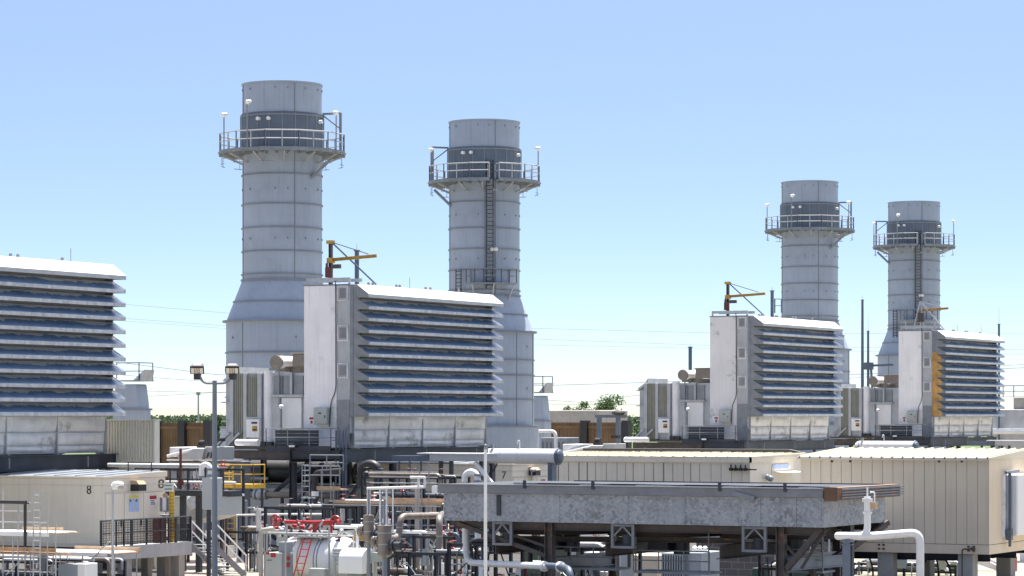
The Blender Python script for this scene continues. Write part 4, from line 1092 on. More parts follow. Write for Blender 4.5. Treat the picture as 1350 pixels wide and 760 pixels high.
# ================================================================== big cream building at right
y = 125.; xc = XatY(1303, y); xl = XatY(1066, y)-.4; ye = 136.; zt = Z(604, xc, y); zb = Z(731.5, xc, y)
root = thing('panel_building', 'large cream panel building on concrete piers at the right edge', 'building', ((xl+xc)/2, 131, 0))
b = MB(); b.box(xl, xc, y+.03, ye, zb, zt); core = build('wall_core', b, M['seam'], root)
b = MB(); n = 18; w = (xc-xl)/n; zj = zb+.43
for k in range(n): b.box(xl+w*k+.008, xl+w*(k+1)-.008, y, y+.028, zj+.012, zt-.08)
build('front_wall', b, M['cream'], root, bevel=.008)
b = MB(); b.box(xl, xc, y-.012, y+.028, zb, zj-.01); b.box(xc+.002, xc+.045, y, ye, zb, zj-.01); build('plinth', b, M['cream'], root)
b = MB(); m = 7; wy = (ye-y)/m
for k in range(m): b.prism([(y+wy*k+.008,zj+.012),(y+wy*(k+1)-.008,zj+.012),(y+wy*(k+1)-.008,zt-.08),(y+wy*k+.008,zt-.08)], 'x', xc+.002, xc+.03)
build('end_wall', b, M['cream'], root, bevel=.006)
b = MB(); b.prism([(y-.12,zt-.075),(y-.12,zt),(y+5.5,zt+.33),(ye+.1,zt),(ye+.1,zt-.075)], 'x', xl-.1, xc+.08); rf = build('roof', b, M['roof_cream'], root)
b = MB()
for k in range(19): x = xl+(xc-xl)*k/18; b.prism([(y-.14,zt-.06),(y-.14,zt+.06),(y+5.5,zt+.40),(y+5.5,zt+.3)], 'x', x-.035, x+.035)
build('roof_rib', b, M['roof_cream'], rf)
b = MB(); b.box(xl-.1, xc+.09, y-.14, y-.121, zt-.13, zt-.01); build('gutter', b, M['cream_trim'], rf)
b = MB()
for px in (1097, 1121, 1238, 1268): x = XatY(px, y); b.tube([(x,y-.03,Z(608.5,x,y)),(x,y+.01,Z(608.5,x,y))], .055, 8)
build('bolt_hole', b, M['black'], root)
ya_, zt_, zb_ = YatX(1324, xc), Z(625, xc, 127.5), Z(706, xc, 127.5)
b = MB(); b.box(xc+.031, xc+.62, ya_, ya_+4, zb_, zt_); bx = build('wrapped_unit', b, M['white'], root, bevel=.06)
bx['label'] = 'white plastic wrapped wall unit'
b = MB(); b.box(xc+.031,xc+.12,ya_-.45,ya_-.01,zb_-.1,zt_-.02); build('frame', b, M['white_wall'], bx)
b = MB(); b.tube([(xc+.3,ya_-.1,zb_-.5),(xc+.3,ya_-.1,zt_+.05)],.07,8); b.tube([(xc+.2,ya_-.4,zt_+.08),(xc+.3,ya_+1.2,zt_+.12)],.06,8); b.box(xc+.15,xc+.4,ya_-.25,ya_+.05,zb_-.2,zb_+.3); build('cable', b, M['steel_blue'], bx)
for px, yy in ((1170, y+.5), (1276, y+.5), (1105, y+.5), (1326, y+6.5), (1220, y+8.5)):
    b = MB(); x = XatY(px, yy); b.box(x-.36, x+.36, yy-.36, yy+.36, 0, zb-.003); build('pier', b, M['concrete'], root, bevel=.03)
b = MB(); 
for yy in (y+1.2, y+5, y+10): b.ibeam((xl+.3,yy,zb-.2),(xc-.3,yy,zb-.2),.25,.36,.03)
build('floor_beam', b, M['steel_dark'], root)
b = MB(); x = XatY(1270,y); b.tube(bend([(x,y-.16,.0),(x,y-.16,zb+.22),(x+.45,y-.16,zb+.25)],.08),.035,6); b.box(x+.42,x+.6,y-.25,y-.1,zb+.18,zb+.32); build('conduit', b, M['steel_brown'], root)
b = MB()
for px in (1159,1165,1277,1284):
    for dz_ in (.12,.3): x = XatY(px,y); b.box(x-.06,x+.06,y-.03,y-.013,zb+dz_,zb+dz_+.08)
build('bolt_plate', b, M['steel_brown'], root)
# hanging cables below it
for i, (px, sw) in enumerate(((1143,.3),(1226,-.4),(1240,.5),(1232,.2))):
    yy = y+2+i*.6; x = XatY(px, yy); b = MB(); pts = [(x+sw*math.sin(t*2.6),yy,zb-.1-t*(zb-.05)) for t in [k/10 for k in range(11)]]; b.tube(pts,.045,6)
    solo('hanging_cable', b, M['cable'], 'black cable hanging under the large cream building', 'cable', 'black cables under the cream building')
# stair handrails glimpsed underneath
x0, yy, _ = P(1285, 750, 150)
root = thing('stair_flight', 'white railed stair flight glimpsed beneath the large cream building', 'stairs', (x0, yy, 0))
b = MB()
for o_ in (0, .9): 
    for h in (1.0,.5): b.tube([(x0-2.2,yy+o_,1.9+h-.6),(x0+1.6,yy+o_,h-.4)],.045,8)
    b.beam((x0-2.2,yy+o_,1.2),(x0+1.4,yy+o_,.1),.08,.25)
build('railing', b, M['white'], root)
b = MB(); b.box(x0+1.3,x0+2.1,yy-.3,yy+.6,0,.75); build('red_box', b, M['red'], root)
x0, yy, z = P(1312, 748, 160); b = MB(); b.tube([(x0-2.4,yy,1.2),(x0+4,yy,1.2)],.75,20); b.box(x0-1.6,x0-1.2,yy-.6,yy+.6,0,.7); b.box(x0+1.6,x0+2,yy-.6,yy+.6,0,.7); solo('storage_drum', b, M['white_wall'], 'white horizontal drum lying in the yard behind the piers of the large cream building', 'tank', smooth=True)
x0, yy, z = P(1185, 750, 165)
for i,(dx,h,w) in enumerate(((0,1.3,1.6),(4.2,1.6,2.2),(-3.4,1.1,1.4))):
    b = MB(); b.box(x0+dx-w/2,x0+dx+w/2,yy,yy+1.5,.1,h); b.box(x0+dx-w/2-.06,x0+dx+w/2+.06,yy-.06,yy+1.56,h+.002,h+.08); b.box(x0+dx-w/2+.1,x0+dx+w/2-.1,yy+.1,yy+1.4,0,.1)
    solo('switch_box', b, M[('cabinet','steel_brown','concrete')[i]], ('grey switch box in the shade below the large cream building','brown steel switch box in the shade below the large cream building','pale concrete block in the shade below the large cream building')[i], 'cabinet', bevel=.03)

# ================================================================== horizontal white tanks and pale troughs
def pipe_tank():
    x0, yy, z = P(645, 601.5, 172); x1 = XatY(740, yy); r = .45
    root = thing('pipe_tank', 'x', 'tank', ((x0+x1)/2, yy, 0), 'white horizontal tanks')
    b = MB(); b.tube([(x0,yy,z),(x1-.25,yy,z)], r, 32); build('shell', b, M['white_pipe'], root, smooth=True)
    b = MB(); b.tube([(x1-.249,yy,z),(x1-.12,yy,z)], r*1.12, 32); b.ball((x1-.12,yy,z),.2,r*.95,r*.95,24,12); build('end_flange', b, M['steel_blue'], root, smooth=True)
    b = MB(); b.ball((x0+.02,yy,z),.4,r*.98,r*.98,24,12); build('domed_end', b, M['white_pipe'], root, smooth=True)
    b = MB(); xa = XatY(685,yy); b.tube(bend([(xa,yy,z+r-.05),(xa,yy,z+r+.45),(xa-.12,yy,z+r+.5),(xa-.14,yy,z+r+.28)],.1),.035,8); build('vent', b, M['white_pipe'], root)
    b = MB(); b.box(x0-.34,x0+.02,yy-.25,yy+.25,0,z-r+.1); build('stand', b, M['white_pipe'], root)
    b = MB(); b.box(x0+.06,x0+.26,yy-.1,yy+.3,0,z-r+.05); b.beam((x0+.3,yy,z-.9),(x0+.55,yy,z-.42),.07); build('stand', b, M['steel_dark'], root)
    b = MB(); b.box(x1-.75,x1-.45,yy-.3,yy+.3,0,z-r+.08); build('stand', b, M['steel_blue'], root)
    b = MB(); b.tube(bend([(x0-.1,yy-.5,z-1.3),(x0-.25,yy-.5,z-.3),(x0+.1,yy-.45,z+.1)],.2),.05,8); b.tube([(x0+.15,yy-.5,z-.9),(x0+.15,yy-.5,z+.6)],.035,8); b.box(x0+.05,x0+.25,yy-.6,yy-.4,z-.95,z-.55); b.box(x0+.2,x0+.4,yy-.3,yy-.1,z+.45,z+.7); build('instrument', b, M['steel_grey'], root)
    return root
pt = pipe_tank(); pt['label'] = 'white horizontal tank above the air cooler, in front of building 7'
shifted(pt, 0, 61.5, 0, 'far white horizontal tank below the two right-hand filter houses')
def trough():
    yy = 147.5; x0, x1 = XatY(566,yy), XatY(641,yy)
    root = thing('cable_trough', 'x', 'duct', ((x0+x1)/2, yy, 0), 'pale covered troughs')
    z0, z1 = Z(608,x0,yy), Z(599,x0,yy)
    b = MB(); b.box(x0,x1,yy,yy+1.4,z0,z1); build('casing', b, M['trans'], root, bevel=.02)
    b = MB(); b.box(x0-.8,x1+.05,yy-.08,yy+1.45,z1+.003,z1+.07); build('lid', b, M['white_wall'], root)
    b = MB(); b.box(x0-2.6,x0-.02,yy+.1,yy+1.,z0-.05,z0+.3); build('tray', b, M['steel_blue'], root)
    b = MB()
    for x in (x0+.5, x0+1.2, x1-.6): b.box(x-.1,x+.1,yy+.4,yy+.6,0,z0)
    build('leg', b, M['steel_dark'], root)
    b = MB(); b.beam((x1-.9,yy+.3,z0-.05),(x1+.6,yy+.3,z0-1.7),.2); build('brace', b, M['white_wall'], root)
    return root
tr = trough(); tr['label'] = 'pale covered trough ending at the white tank above the air cooler'
shifted(tr, 0, 104.6, 0, 'pale covered trough at the right edge under the rust-streaked filter house')

# ================================================================== far right odds and ends
x0, yy, z = P(1330, 505, 300)
root = thing('plant_house', 'stepped beige plant housing with roof railing at the far right edge', 'building', (x0, yy, 0))
b = MB(); b.box(x0-2,x0+14,yy,yy+6,0,Z(540,x0,yy)); build('lower_block', b, M['galv'], root, bevel=.05)
b = MB(); b.box(x0+.3,x0+10,yy+.6,yy+5,Z(540,x0,yy)+.003,Z(524,x0,yy)); build('upper_block', b, M['concrete'], root, bevel=.05)
b = MB(); rail(b,[(x0-1.8,yy+.1,Z(524,x0,yy)),(x0+12,yy+.1,Z(524,x0,yy))],1.2,.05,1.2); build('railing', b, M['steel_blue'], root)
b = MB(); b.tube([(x0-4,yy-1,Z(569,x0,yy)),(x0+12,yy-1,Z(569,x0,yy))],.3,12); build('pipe', b, M['white_pipe'], root, smooth=True)
x0, yy, z = P(1042, 600, 215)
b = MB()
for k in range(4): b.tube([(x0-1,yy,.5+k*1.2),(x0+5,yy,.5+k*1.2)],.06,6)
for k in range(4): b.tube([(x0-.5+k*1.6,yy,0),(x0-.5+k*1.6,yy,5.3)],.07,6)
solo('pipe_rack', b, M['steel_blue'], 'blue grey pipe rack seen in the gap between the two cream buildings at right', 'rack')

# ================================================================== added dark base block and grey room under the enclosure
y = 153.2; x0, x1 = XatY(303,y), XatY(437,y)
root = thing('grey_room', 'grey sheet metal room with pale green doors in the shade, behind the red-piped white tank', 'building', ((x0+x1)/2, y+3, 0))
zt = Z(643, x0, y)
b = MB(); b.box(x0,x1,y,y+5,0,zt); build('wall', b, M['grey_wall'], root)
xd, xe_ = XatY(368,y), XatY(413,y)
for (pa,pb) in ((368.5,390),(391,412)):
    b = MB(); b.box(XatY(pa,y),XatY(pb,y),y-.05,y-.003,.1,Z(672,x0,y)); build('door', b, M['door_green'], root)
b = MB(); b.box(xd-.15,xe_+.15,y-.25,y-.002,Z(671,x0,y),Z(669.5,x0,y)); build('door_hood', b, M['steel_dark'], root)
b = MB(); xb = XatY(391,y); zb = Z(664,x0,y); b.tube([(xb,y-.15,zb),(xb,y-.003,zb)],.16,14); ab = build('alarm_bell', b, M['red'], root)
b = MB(); b.tube(bend([(xb-.1,y-.05,zb),(xb-.28,y-.05,zb+.02),(xb-.28,y-.05,zb+.5)],.1),.02,5); build('wire', b, M['black'], ab)
b = MB(); b.box(XatY(397,y),XatY(410,y),y-.06,y-.003,Z(660,x0,y),Z(657,x0,y)); build('nameplate', b, M['steel_dark'], root)
b = MB(); b.box(x0-.1,x1+.1,y-.15,y+5,zt+.002,zt+.2); build('roof', b, M['galv_dark'], root)
root = thing('turbine_shade_block', 'x', 'machine', (-96, 160, 0), 'dark turbine blocks added for shade'); root['label'] = 'dark turbine block added to fill the deep shade under the enclosure beside the nearest stack'
b = MB(); b.box(-103,-91.8,158.6,163.5,0,5.3); build('block', b, M['steel_dark'], root, bevel=.1)  # dark box added so the shaded void hides the bright ground beyond
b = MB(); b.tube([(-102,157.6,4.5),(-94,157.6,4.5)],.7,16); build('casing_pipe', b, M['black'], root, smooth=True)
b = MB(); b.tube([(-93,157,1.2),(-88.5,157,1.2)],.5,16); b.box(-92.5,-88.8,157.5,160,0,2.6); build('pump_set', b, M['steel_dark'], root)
shifted(root, 0, DY[2], 0, 'dark turbine block added to fill the deep shade under the enclosure beside the third filter house')
# long lagged pipe with gate valve
yy = 151.; x0, x1 = XatY(286,yy), XatY(470,yy); z = Z(651.5, x0, yy)
root = thing('lagged_pipe', 'long lagged pipe with a T-handled valve crossing in front of the grey room', 'pipe', ((x0+x1)/2, yy, 0))
b = MB(); b.tube([(x0,yy,z),(x1,yy,z)], .2, 16); build('pipe', b, M['insul'], root, smooth=True)
b = MB(); xv = XatY(344,yy); b.ball((xv,yy,z),.36,.36,.36,14,10); b.tube([(xv-.45,yy,z),(xv-.3,yy,z)],.32,14); b.tube([(xv+.3,yy,z),(xv+.45,yy,z)],.32,14); build('valve_body', b, M['galv'], root, smooth=True)
b = MB(); b.tube([(xv,yy,z+.3),(xv,yy,z+.95)],.07,8); b.tube([(xv-.95,yy,z+1.),(xv+.5,yy,z+1.)],.09,8); build('valve_handle', b, M['steel_grey'], root, smooth=True)
b = MB()
for px in (292, 372, 425, 466): x = XatY(px,yy); b.box(x-.08,x+.08,yy-.08,yy+.08,0,z-.2)
build('pipe_support', b, M['steel_dark'], root)
# ================================================================== foreground air cooler
yf, xc = 93.5, -37.0; xl = XatY(585, yf); yb = 99.6
z0, z1, z2 = Z(696, xc, yf), Z(657, xc, yf), Z(645.5, xc, yf)
root = thing('air_cooler', 'long galvanised air cooler box on steel columns across the foreground', 'air cooler', ((xl+xc)/2, (yf+yb)/2, 0))
panels = [xl] + [XatY(p, yf) for p in (738, 828, 903, 1003, 1050)] + [xc]
for k in range(len(panels)-1):
    b = MB(); b.box(panels[k]+.006, panels[k+1]-.006, yf, yf+.05, z0, z1); build('front_panel', b, M['spangle'], root)
b = MB(); b.box(xc-.05, xc, yf+.052, yb, z0, z1); build('end_panel', b, M['spangle'], root)
b = MB(); b.box(xl, xl+.05, yf+.052, yb, z0, z1); b.box(xl+.052, xc-.052, yb-.05, yb, z0, z1); build('rear_panel', b, M['spangle'], root)
b = MB(); b.box(xl+.05, xc-.05, yf+.05, yb-.05, z0+.5, z0+.54); build('plenum_floor', b, M['steel_dark'], root)
b = MB(); b.box(xl-.2, xc+.02, yf-.12, yf-.003, z1+.01, z2); b.box(xc+.003, xc+.12, yf+.0, yb, z1+.01, z2-.05); b.box(xl-.2,xl-.003,yf-.003,yb,z1+.01,z2); b.box(xl-.18, xc, yf-.16, yf+.05, z2+.002, z2+.035); build('top_beam', b, M['galv_dark'], root)
b = MB(); x = XatY(580,yf-.1); b.box(x-.35,x-.05,yf-.1,yf+.2,z2-.33,z2-.05); build('junction_box', b, M['sign_white'], root)
b = MB(); b.box(xl+.05, xc+.0, yf+.06, yb, z1, z2+.03); build('tube_bundle', b, M['steel_dark'], root)
b = MB(); b.box(XatY(672,yf), xc+.1, yf+.3, yf+.36, z2+.035, z2+.1); b.box(xl+2.4, xc, yb-.1, yb, z2+.035, z2+.07); build('bundle_rail', b, M['steel_dark'], root)
b = MB()
for pa, pb in ((665,705),(760,800),(835,900),(950,1000),(1050,1100)): b.beam((XatY(pa,yf), yf+.22, z2+.045), (XatY(pb,yf), yf+.25, z2+.1), .05, .02)
build('rail_strip', b, M['white_pipe'], root)
b = MB()
for px in (694, 784, 951, 1037): x = XatY(px,yf); b.box(x-.06,x+.06,yf-.17,yf-.13,z2-.1,z2+.2)
build('lifting_tab', b, M['steel_dark'], root)
b = MB()
for k in range(len(panels)): 
    x = min(max(panels[k], xl+.04), xc-.04)
    for j in range(6): b.ball((x+(.05 if k<len(panels)-1 else -.04), yf-.004, z0+.1+j*.17), .018,.012,.018,6,4)
for x in [xl+.6+1.05*k for k in range(14)]: b.ball((x,yf-.004,z0+.06),.018,.012,.018,6,4); b.ball((x,yf-.004,z1-.1),.018,.012,.018,6,4)
build('bolt', b, M['steel_dark'], root)
b = MB(); x = XatY(658,yf); b.box(x-.08,x+.08,yf-.06,yf-.004,z0+.22,z1-.05); build('bracket', b, M['steel_dark'], root)
b = MB(); x = XatY(981,yf); b.beam((x-.35,yf-.16,z1+.14),(x+.45,yf-.16,z1-.05),.06,.16); build('loose_bar', b, M['steel_grey'], root)
# rusty header box with fin strips at the right end
b = MB(); ye = YatX(1180, xc+.3); b.box(xc+.13, xc+.5, yf-.2, ye, z1-.08, z2+.06)
hd = build('header_box', b, M['rust_head'], root)
b = MB()
for k in range(4): b.box(xc+.5, xc+.56, yf+.35, ye+.25, z1-.02+k*.095, z1+.03+k*.095)
build('header_strip', b, M['galv_dark'], hd)
b = MB(); b.box(xc+.12,xc+.6,yf-.26,yf-.2,z1-.1,z2+.08); b.box(xc+.505,xc+.53,yf-.1,yf+.35,z1-.07,z2+.03); build('header_flange', b, M['rust_dark'], hd)
# fans below
for i, fx in enumerate((-48.9, -44.4, -39.9)):
    b = MB(); b.lathe(fx, 96.6, [(2.0,z0-.02),(2.05,z0-.35),(2.2,z0-.5),(2.14,z0-.5),(1.98,z0-.34),(1.94,z0-.02)], 40, closed=True); fr = build('fan_ring', b, M['steel_brown'], root, smooth=True)
    b = MB()
    for k in range(5): a = 2*math.pi*k/5+i; b.beam((fx+.25*math.cos(a),96.6+.25*math.sin(a),z0-.2),(fx+1.85*math.cos(a),96.6+1.85*math.sin(a),z0-.24),.4,.04)
    b.tube([(fx,96.6,z0-.7),(fx,96.6,z0-.1)],.2,12); build('fan_blade', b, M['steel_grey'], fr)
    b = MB(); b.ibeam((fx-1.1,yf+.2,z0-.95),(fx-1.1,yb-.1,z0-.95),.3,.5,.03); build('machinery_beam', b, M['steel_brown'], root)
    b = MB(); b.box(fx-.5,fx+.3,96,97.2,z0-1.1,z0-.7); b.tube([(fx+.6,96.6,z0-1.2),(fx+.6,96.6,z0-.5)],.3,14); build('fan_drive', b, M['steel_dark'], root)
for i, (pa, pb) in enumerate(((648,674),(804.5,835),(977,1009.5))):
    xa, xb = XatY(pa,yf), XatY(pb,yf); za, zb = Z((719,723,728)[i], xa, yf), z0-.01
    b = MB()
    for x in (xa+.05,xb-.05): b.beam((x,yf+.1,za),(x,yf+.1,zb),.1)
    b.beam((xa+.1,yf+.1,za+.04),(xb-.1,yf+.1,za+.04),.09); b.beam((xa+.1,yf+.1,zb-.05),(xb-.1,yf+.1,zb-.05),.08)
    xm = (xa+xb)/2; zm = zb-.5*(zb-za)
    b.beam((xa+.1,yf+.1,zm),(xm,yf+.1,zb-.08),.06); b.beam((xb-.1,yf+.1,zm),(xm,yf+.1,zb-.08),.06); build('motor_frame', b, M['galv_dark'], root)
    b = MB(); b.tube([(xm,yf+.5,za+.1),(xm,yf+.5,za+.5)],.2,14); b.box(xm-.25,xm+.25,yf+.3,yf+.75,za+.09,za+.14); build('motor', b, M['steel_dark'], root)
b = MB()
for yy in (yf+.4, yb-.3): b.ibeam((xl+.3,yy,z0-.16),(xc-.1,yy,z0-.16),.2,.26,.025)
b.ibeam((xl+.4,yf+2.5,z0-.75),(xc-4.0,yf+2.5,z0-.62),.2,.2,.03)
build('floor_beam', b, M['steel_brown'], root)
cols = []
for px in (725, 1030):
    for yy in (yf+.35, yb-.35):
        x = XatY(px, yf+.35); b = MB(); b.ibeam((x,yy,0),(x,yy,z0-.3 if yy>yf+1 else z0-.02),.3,.3,.03,up=(1,0,0)); build('column', b, M['steel_brown'], root)
    b = MB(); b.ibeam((x,yf+.55,Z(745,x,yf)),(x,yb-.55,Z(745,x,yf)),.2,.5,.03); build('tie_beam', b, M['steel_grey'], root)
x1 = XatY(725,yf+.35); x2 = XatY(1030,yf+.35)
b = MB(); b.beam((xl+.15,yf+.35,z0-.03),(x1-.1,yf+.35,z0-1.25),.16); b.beam((xl+.9,yf+.6,z0-.03),(x1-.1,yf+.6,z0-.95),.1)
b.beam((x2+.2,yf+.35,Z(751,x2,yf)),(xc-.2,yf+.35,z0-.03),.2); b.beam((x2+.7,yf+.5,Z(750,x2,yf)),(xc-.1,yf+.5,z0-.05),.09); b.beam((x2+.1,yf+.45,z0-.6),(x2+.55,yf+.45,Z(736,x2,yf)),.1)
b.beam((xc+.1,yb-.3,z0-.1),(xc-1.1,yf+1.6,Z(757,x2,yf)),.2); b.beam((xc+.1,yb+.0,z0-.0),(xc-2,yf+.8,z0-2.6),.18)
build('brace', b, M['steel_brown'], root)
b = MB(); x3 = YatX(1160,xc-.3); b.ibeam((x2+.3,yf+.4,Z(745,x2,yf)),(xc-.4,yf+3.4,Z(743,x2,yf)),.2,.42,.03); build('low_beam', b, M['steel_grey'], root)
b = MB(); b.ibeam((xc-.5,yf+3.6,0),(xc-.5,yf+3.6,z0-.02),.36,.36,.03,up=(1,0,0)); build('column', b, M['steel_dark'], root)
for (xa,xb_,yy,zz0) in ((-48.6,-45.8,95.2,2.45),(-45.0,-42.0,95.0,2.4),(-39.4,-37.7,95.2,2.55)):
    b = MB(); b.box(xa,xb_,yy,yy+1.2,zz0-.08,zz0); rail(b,[(xa,yy+.02,zz0),(xb_,yy+.02,zz0)],.75,.028,1.1,True); 
    for x in (xa+.05,xb_-.05): b.tube([(x,yy+.1,zz0),(x,yy+.1,z0-.3)],.03,6)
    build('maintenance_walkway', b, M['steel_grey'], root)

# big white pipe on its post
d = 92.
def fp(px, py): return P(px, py, d)
root = thing('riser_pipe', 'thick white pipe bending down in front of the large cream building', 'pipe', fp(1160, 706)[:2]+(0,))
pts = bend([fp(1105,707), fp(1145,707.5), fp(1213,702), fp(1213.5,790)], .34, 8)
pts[-1] = Vector((pts[-1].x, pts[-1].y, 0.0))
b = MB(); b.tube(pts, .128, 20); b.ball(fp(1105,707),.128,.128,.128,16,10); build('pipe', b, M['white_pipe'], root, smooth=True)
b = MB(); b.tube(bend([fp(1124,706.5),fp(1143.5,706),fp(1143.5,655)],.3,6), .108, 18); br = build('branch', b, M['white_pipe'], root, smooth=True)
b = MB()
for py,h,r in ((676.5,.035,.15),(661,.03,.17),(658.5,.025,.17)): x,y,z = fp(1143.5,py); b.tube([(x,y,z-h),(x,y,z+h)],r,20)
build('flange', b, M['white_pipe'], br, smooth=True)
b = MB(); b.tube(bend([fp(1147,649),fp(1153,649),fp(1153,668),fp(1149,673)],.05),.028,6); b.tube([fp(1143.5,655),fp(1143.5,643)],.03,6); build('small_vent', b, M['white_pipe'], br)
b = MB(); x,y,z = fp(1151,667); b.box(x-.08,x+.12,y-.1,y+.1,z-.12,z+.1); build('gauge', b, M['tan'], br)
x,y,z = fp(1117.5,714); 
b = MB(); b.ibeam((x,y,0),(x,y,z-.02),.26,.26,.025,up=(0,1,0)); b.box(x-.17,x+.17,y-.17,y+.17,z-.02,z+.04); b.box(x-.17,x+.17,y-.15,y+.15,z-.12,z-.09); build('support_post', b, M['steel_blue'], root)

# thin white mast in front of the cooler
x,y,z = P(640, 592, 88); b = MB()
root = thing('flag_mast', 'thin pale mast standing in front of the left part of the air cooler', 'mast', (x,y,0))
b.tube([(x,y,0),(x,y,z)], .062, 10, r1=.045); build('pole', b, M['white_pipe'], root, smooth=True)
b = MB(); b.tube([(x,y,z-.02),(x,y,z+.06)],.06,8); b.ball((x,y,z+.1),.05,.05,.05,8,6); build('cap', b, M['steel_grey'], root)

# ================================================================== floodlight pole
x,y,z = P(283, 502, 108); 
root = thing('floodlight_pole', 'tall grey pole with two black floodlights left of the nearest stack', 'lamp post', (x,y,0))
b = MB(); b.tube([(x,y,0),(x,y,z)], .125, 16, r1=.085); b.tube([(x,y,0),(x,y,.06)],.25,16); build('pole', b, M['pole'], root, smooth=True)
u = 108/F
rv = Vector((C,S,0)); fv = Vector((S,-C,0))
for sgn, off, yaw in ((-1, -20.5, 0), (1, 22.5, 0)):
    e = Vector((x,y,z)) + rv*(off*u)
    b = MB(); b.tube(bend([Vector((x,y,z-.1)), Vector((x,y,z))+rv*(off*.75*u)+Vector((0,0,-.1)), e+Vector((0,0,.22))], .25), .05, 10); build('arm', b, M['steel_grey'], root, smooth=True)
    # housing tilted downwards and outwards
    c0 = e + Vector((0,0,.45)) - rv*(2.2*u*(1 if sgn<0 else -.5))
    ax = (rv*1.0 + fv*.0).normalized()
    tilt = Matrix.Rotation(R(24), 3, rv)     # nods the face down to the viewer's side
    def W_(a, b_, c_): 
        v = rv*a + (tilt @ fv)*b_ + (tilt @ Vector((0,0,1)))*c_
        return c0 + v
    hw, hh, dp = .27, .165, .34
    b = MB()
    vs = [W_(-hw,dp*.5,-hh),W_(hw,dp*.5,-hh),W_(hw,dp*.5,hh),W_(-hw,dp*.5,hh),W_(-hw*.72,-dp*.6,-hh*.6),W_(hw*.72,-dp*.6,-hh*.6),W_(hw*.72,-dp*.6,hh*.75),W_(-hw*.72,-dp*.6,hh*.75)]
    b.add(vs, [(0,1,2,3),(7,6,5,4),(0,4,5,1),(1,5,6,2),(2,6,7,3),(3,7,4,0)]); hsg = build('floodlight', b, M['black'], root, bevel=.02)
    b = MB(); vs = [W_(-hw*.82,dp*.5+.012,-hh*.75),W_(hw*.82,dp*.5+.012,-hh*.75),W_(hw*.82,dp*.5+.012,hh*.55),W_(-hw*.82,dp*.5+.012,hh*.55)]; b.add(vs,[(0,1,2,3)])
    build('lens', b, M['glass'], hsg)
    b = MB(); 
    for k in (-1,0,1): b.beam(W_(hw*.3*k,dp*.5+.02,-hh*.75), W_(hw*.3*k,dp*.5+.02,hh*.55), .02)
    build('lens_bar', b, M['black'], hsg)
    b = MB(); vs = [W_(-hw*.5,-dp*.3,hh*.95),W_(hw*.5,-dp*.3,hh*.95),W_(hw*.6,dp*.3,hh*1.03),W_(-hw*.6,dp*.3,hh*1.03)]; b.add(vs,[(0,1,2,3)]); build('cover_plate', b, M['steel_grey'], hsg)
    b = MB(); b.box(c0.x-.11,c0.x+.11,c0.y-.09,c0.y+.09,c0.z-.42,c0.z-.14); build('yoke', b, M['black'], hsg)

# small lamp post
x,y,z = P(148.5, 641, 122)
root = thing('yard_lamp_post', 'slim lamp post with white lamp head in front of building 8', 'lamp post', (x,y,0))
b = MB(); b.tube([(x,y,0),(x,y,z)], .05, 10); 
for zz in (2.3, 1.1): b.tube([(x,y,zz-.08),(x,y,zz+.08)],.075,8)
build('pole', b, M['galv'], root, smooth=True)
b = MB(); q = Vector((x,y,z))+rv*.12; b.tube([q-rv*.14+Vector((0,0,-.05)), q+rv*.28+Vector((0,0,.05))], .13, 14); b.ball(q+rv*.1+Vector((0,0,.08)),.28,.22,.13,14,8); hd = build('lamp_head', b, M['white'], root, smooth=True)
b = MB(); b.ball(q+rv*.22+Vector((0,0,-.06))+fv*.06,.13,.13,.1,12,8); build('lens', b, M['galv'], hd, smooth=True)

# ================================================================== scaffolds at lower left
def scaffold_tube(mb, p, q): mb.tube([p,q], .032, 6)
d0 = 118.
y = 101.5
root = thing('scaffold_tower', 'tube scaffold with white sheeted decks and ladder in front of building 8, lower left corner', 'scaffold', (XatY(40,y), y+1.5, 0))
b = MB()
sx = [XatY(p,y) for p in (17,42,63,73)]
zz = lambda py: Z(py, XatY(60,y), y)
for px, top in ((17,706),(24,660),(62.5,657),(73.5,690)): scaffold_tube(b, (XatY(px,y),y,0), (XatY(px,y),y,zz(top)))
for px, top in ((-10,690),(4,648),(33,690)): scaffold_tube(b, (XatY(px,y+1.6),y+1.6,0), (XatY(px,y+1.6),y+1.6,zz(top)))
for py in (664,675,689.5): scaffold_tube(b, (XatY(-30,y),y+.05,zz(py)+.0), (XatY(40 if py<689 else 62,y),y+.05,zz(py)))
scaffold_tube(b, (XatY(8,y),y,zz(760)), (XatY(42,y),y,zz(725))); scaffold_tube(b, (XatY(-20,y),y,zz(735)), (XatY(64,y),y,zz(735)))
build('tube', b, M['galv'], root)
b = MB(); scaffold_tube(b,(XatY(-15,y),y-.1,zz(664)),(XatY(40,y),y-.1,zz(664))); b.tube([(XatY(35,y),y-.1,zz(662)),(XatY(35,y),y-.1,zz(722))],.07,8); b.tube([(XatY(-15,y),y-.2,zz(663)),(XatY(38,y),y-.2,zz(663))],.09,8); build('black_pipe', b, M['black'], root)
b = MB(); ladder(b,(XatY(48.5,y-.3),y-.3,0),(XatY(48.5,y-.3),y-.3,zz(648)),.36,.035,.32,(1,0,0)); build('ladder', b, M['galv'], root)
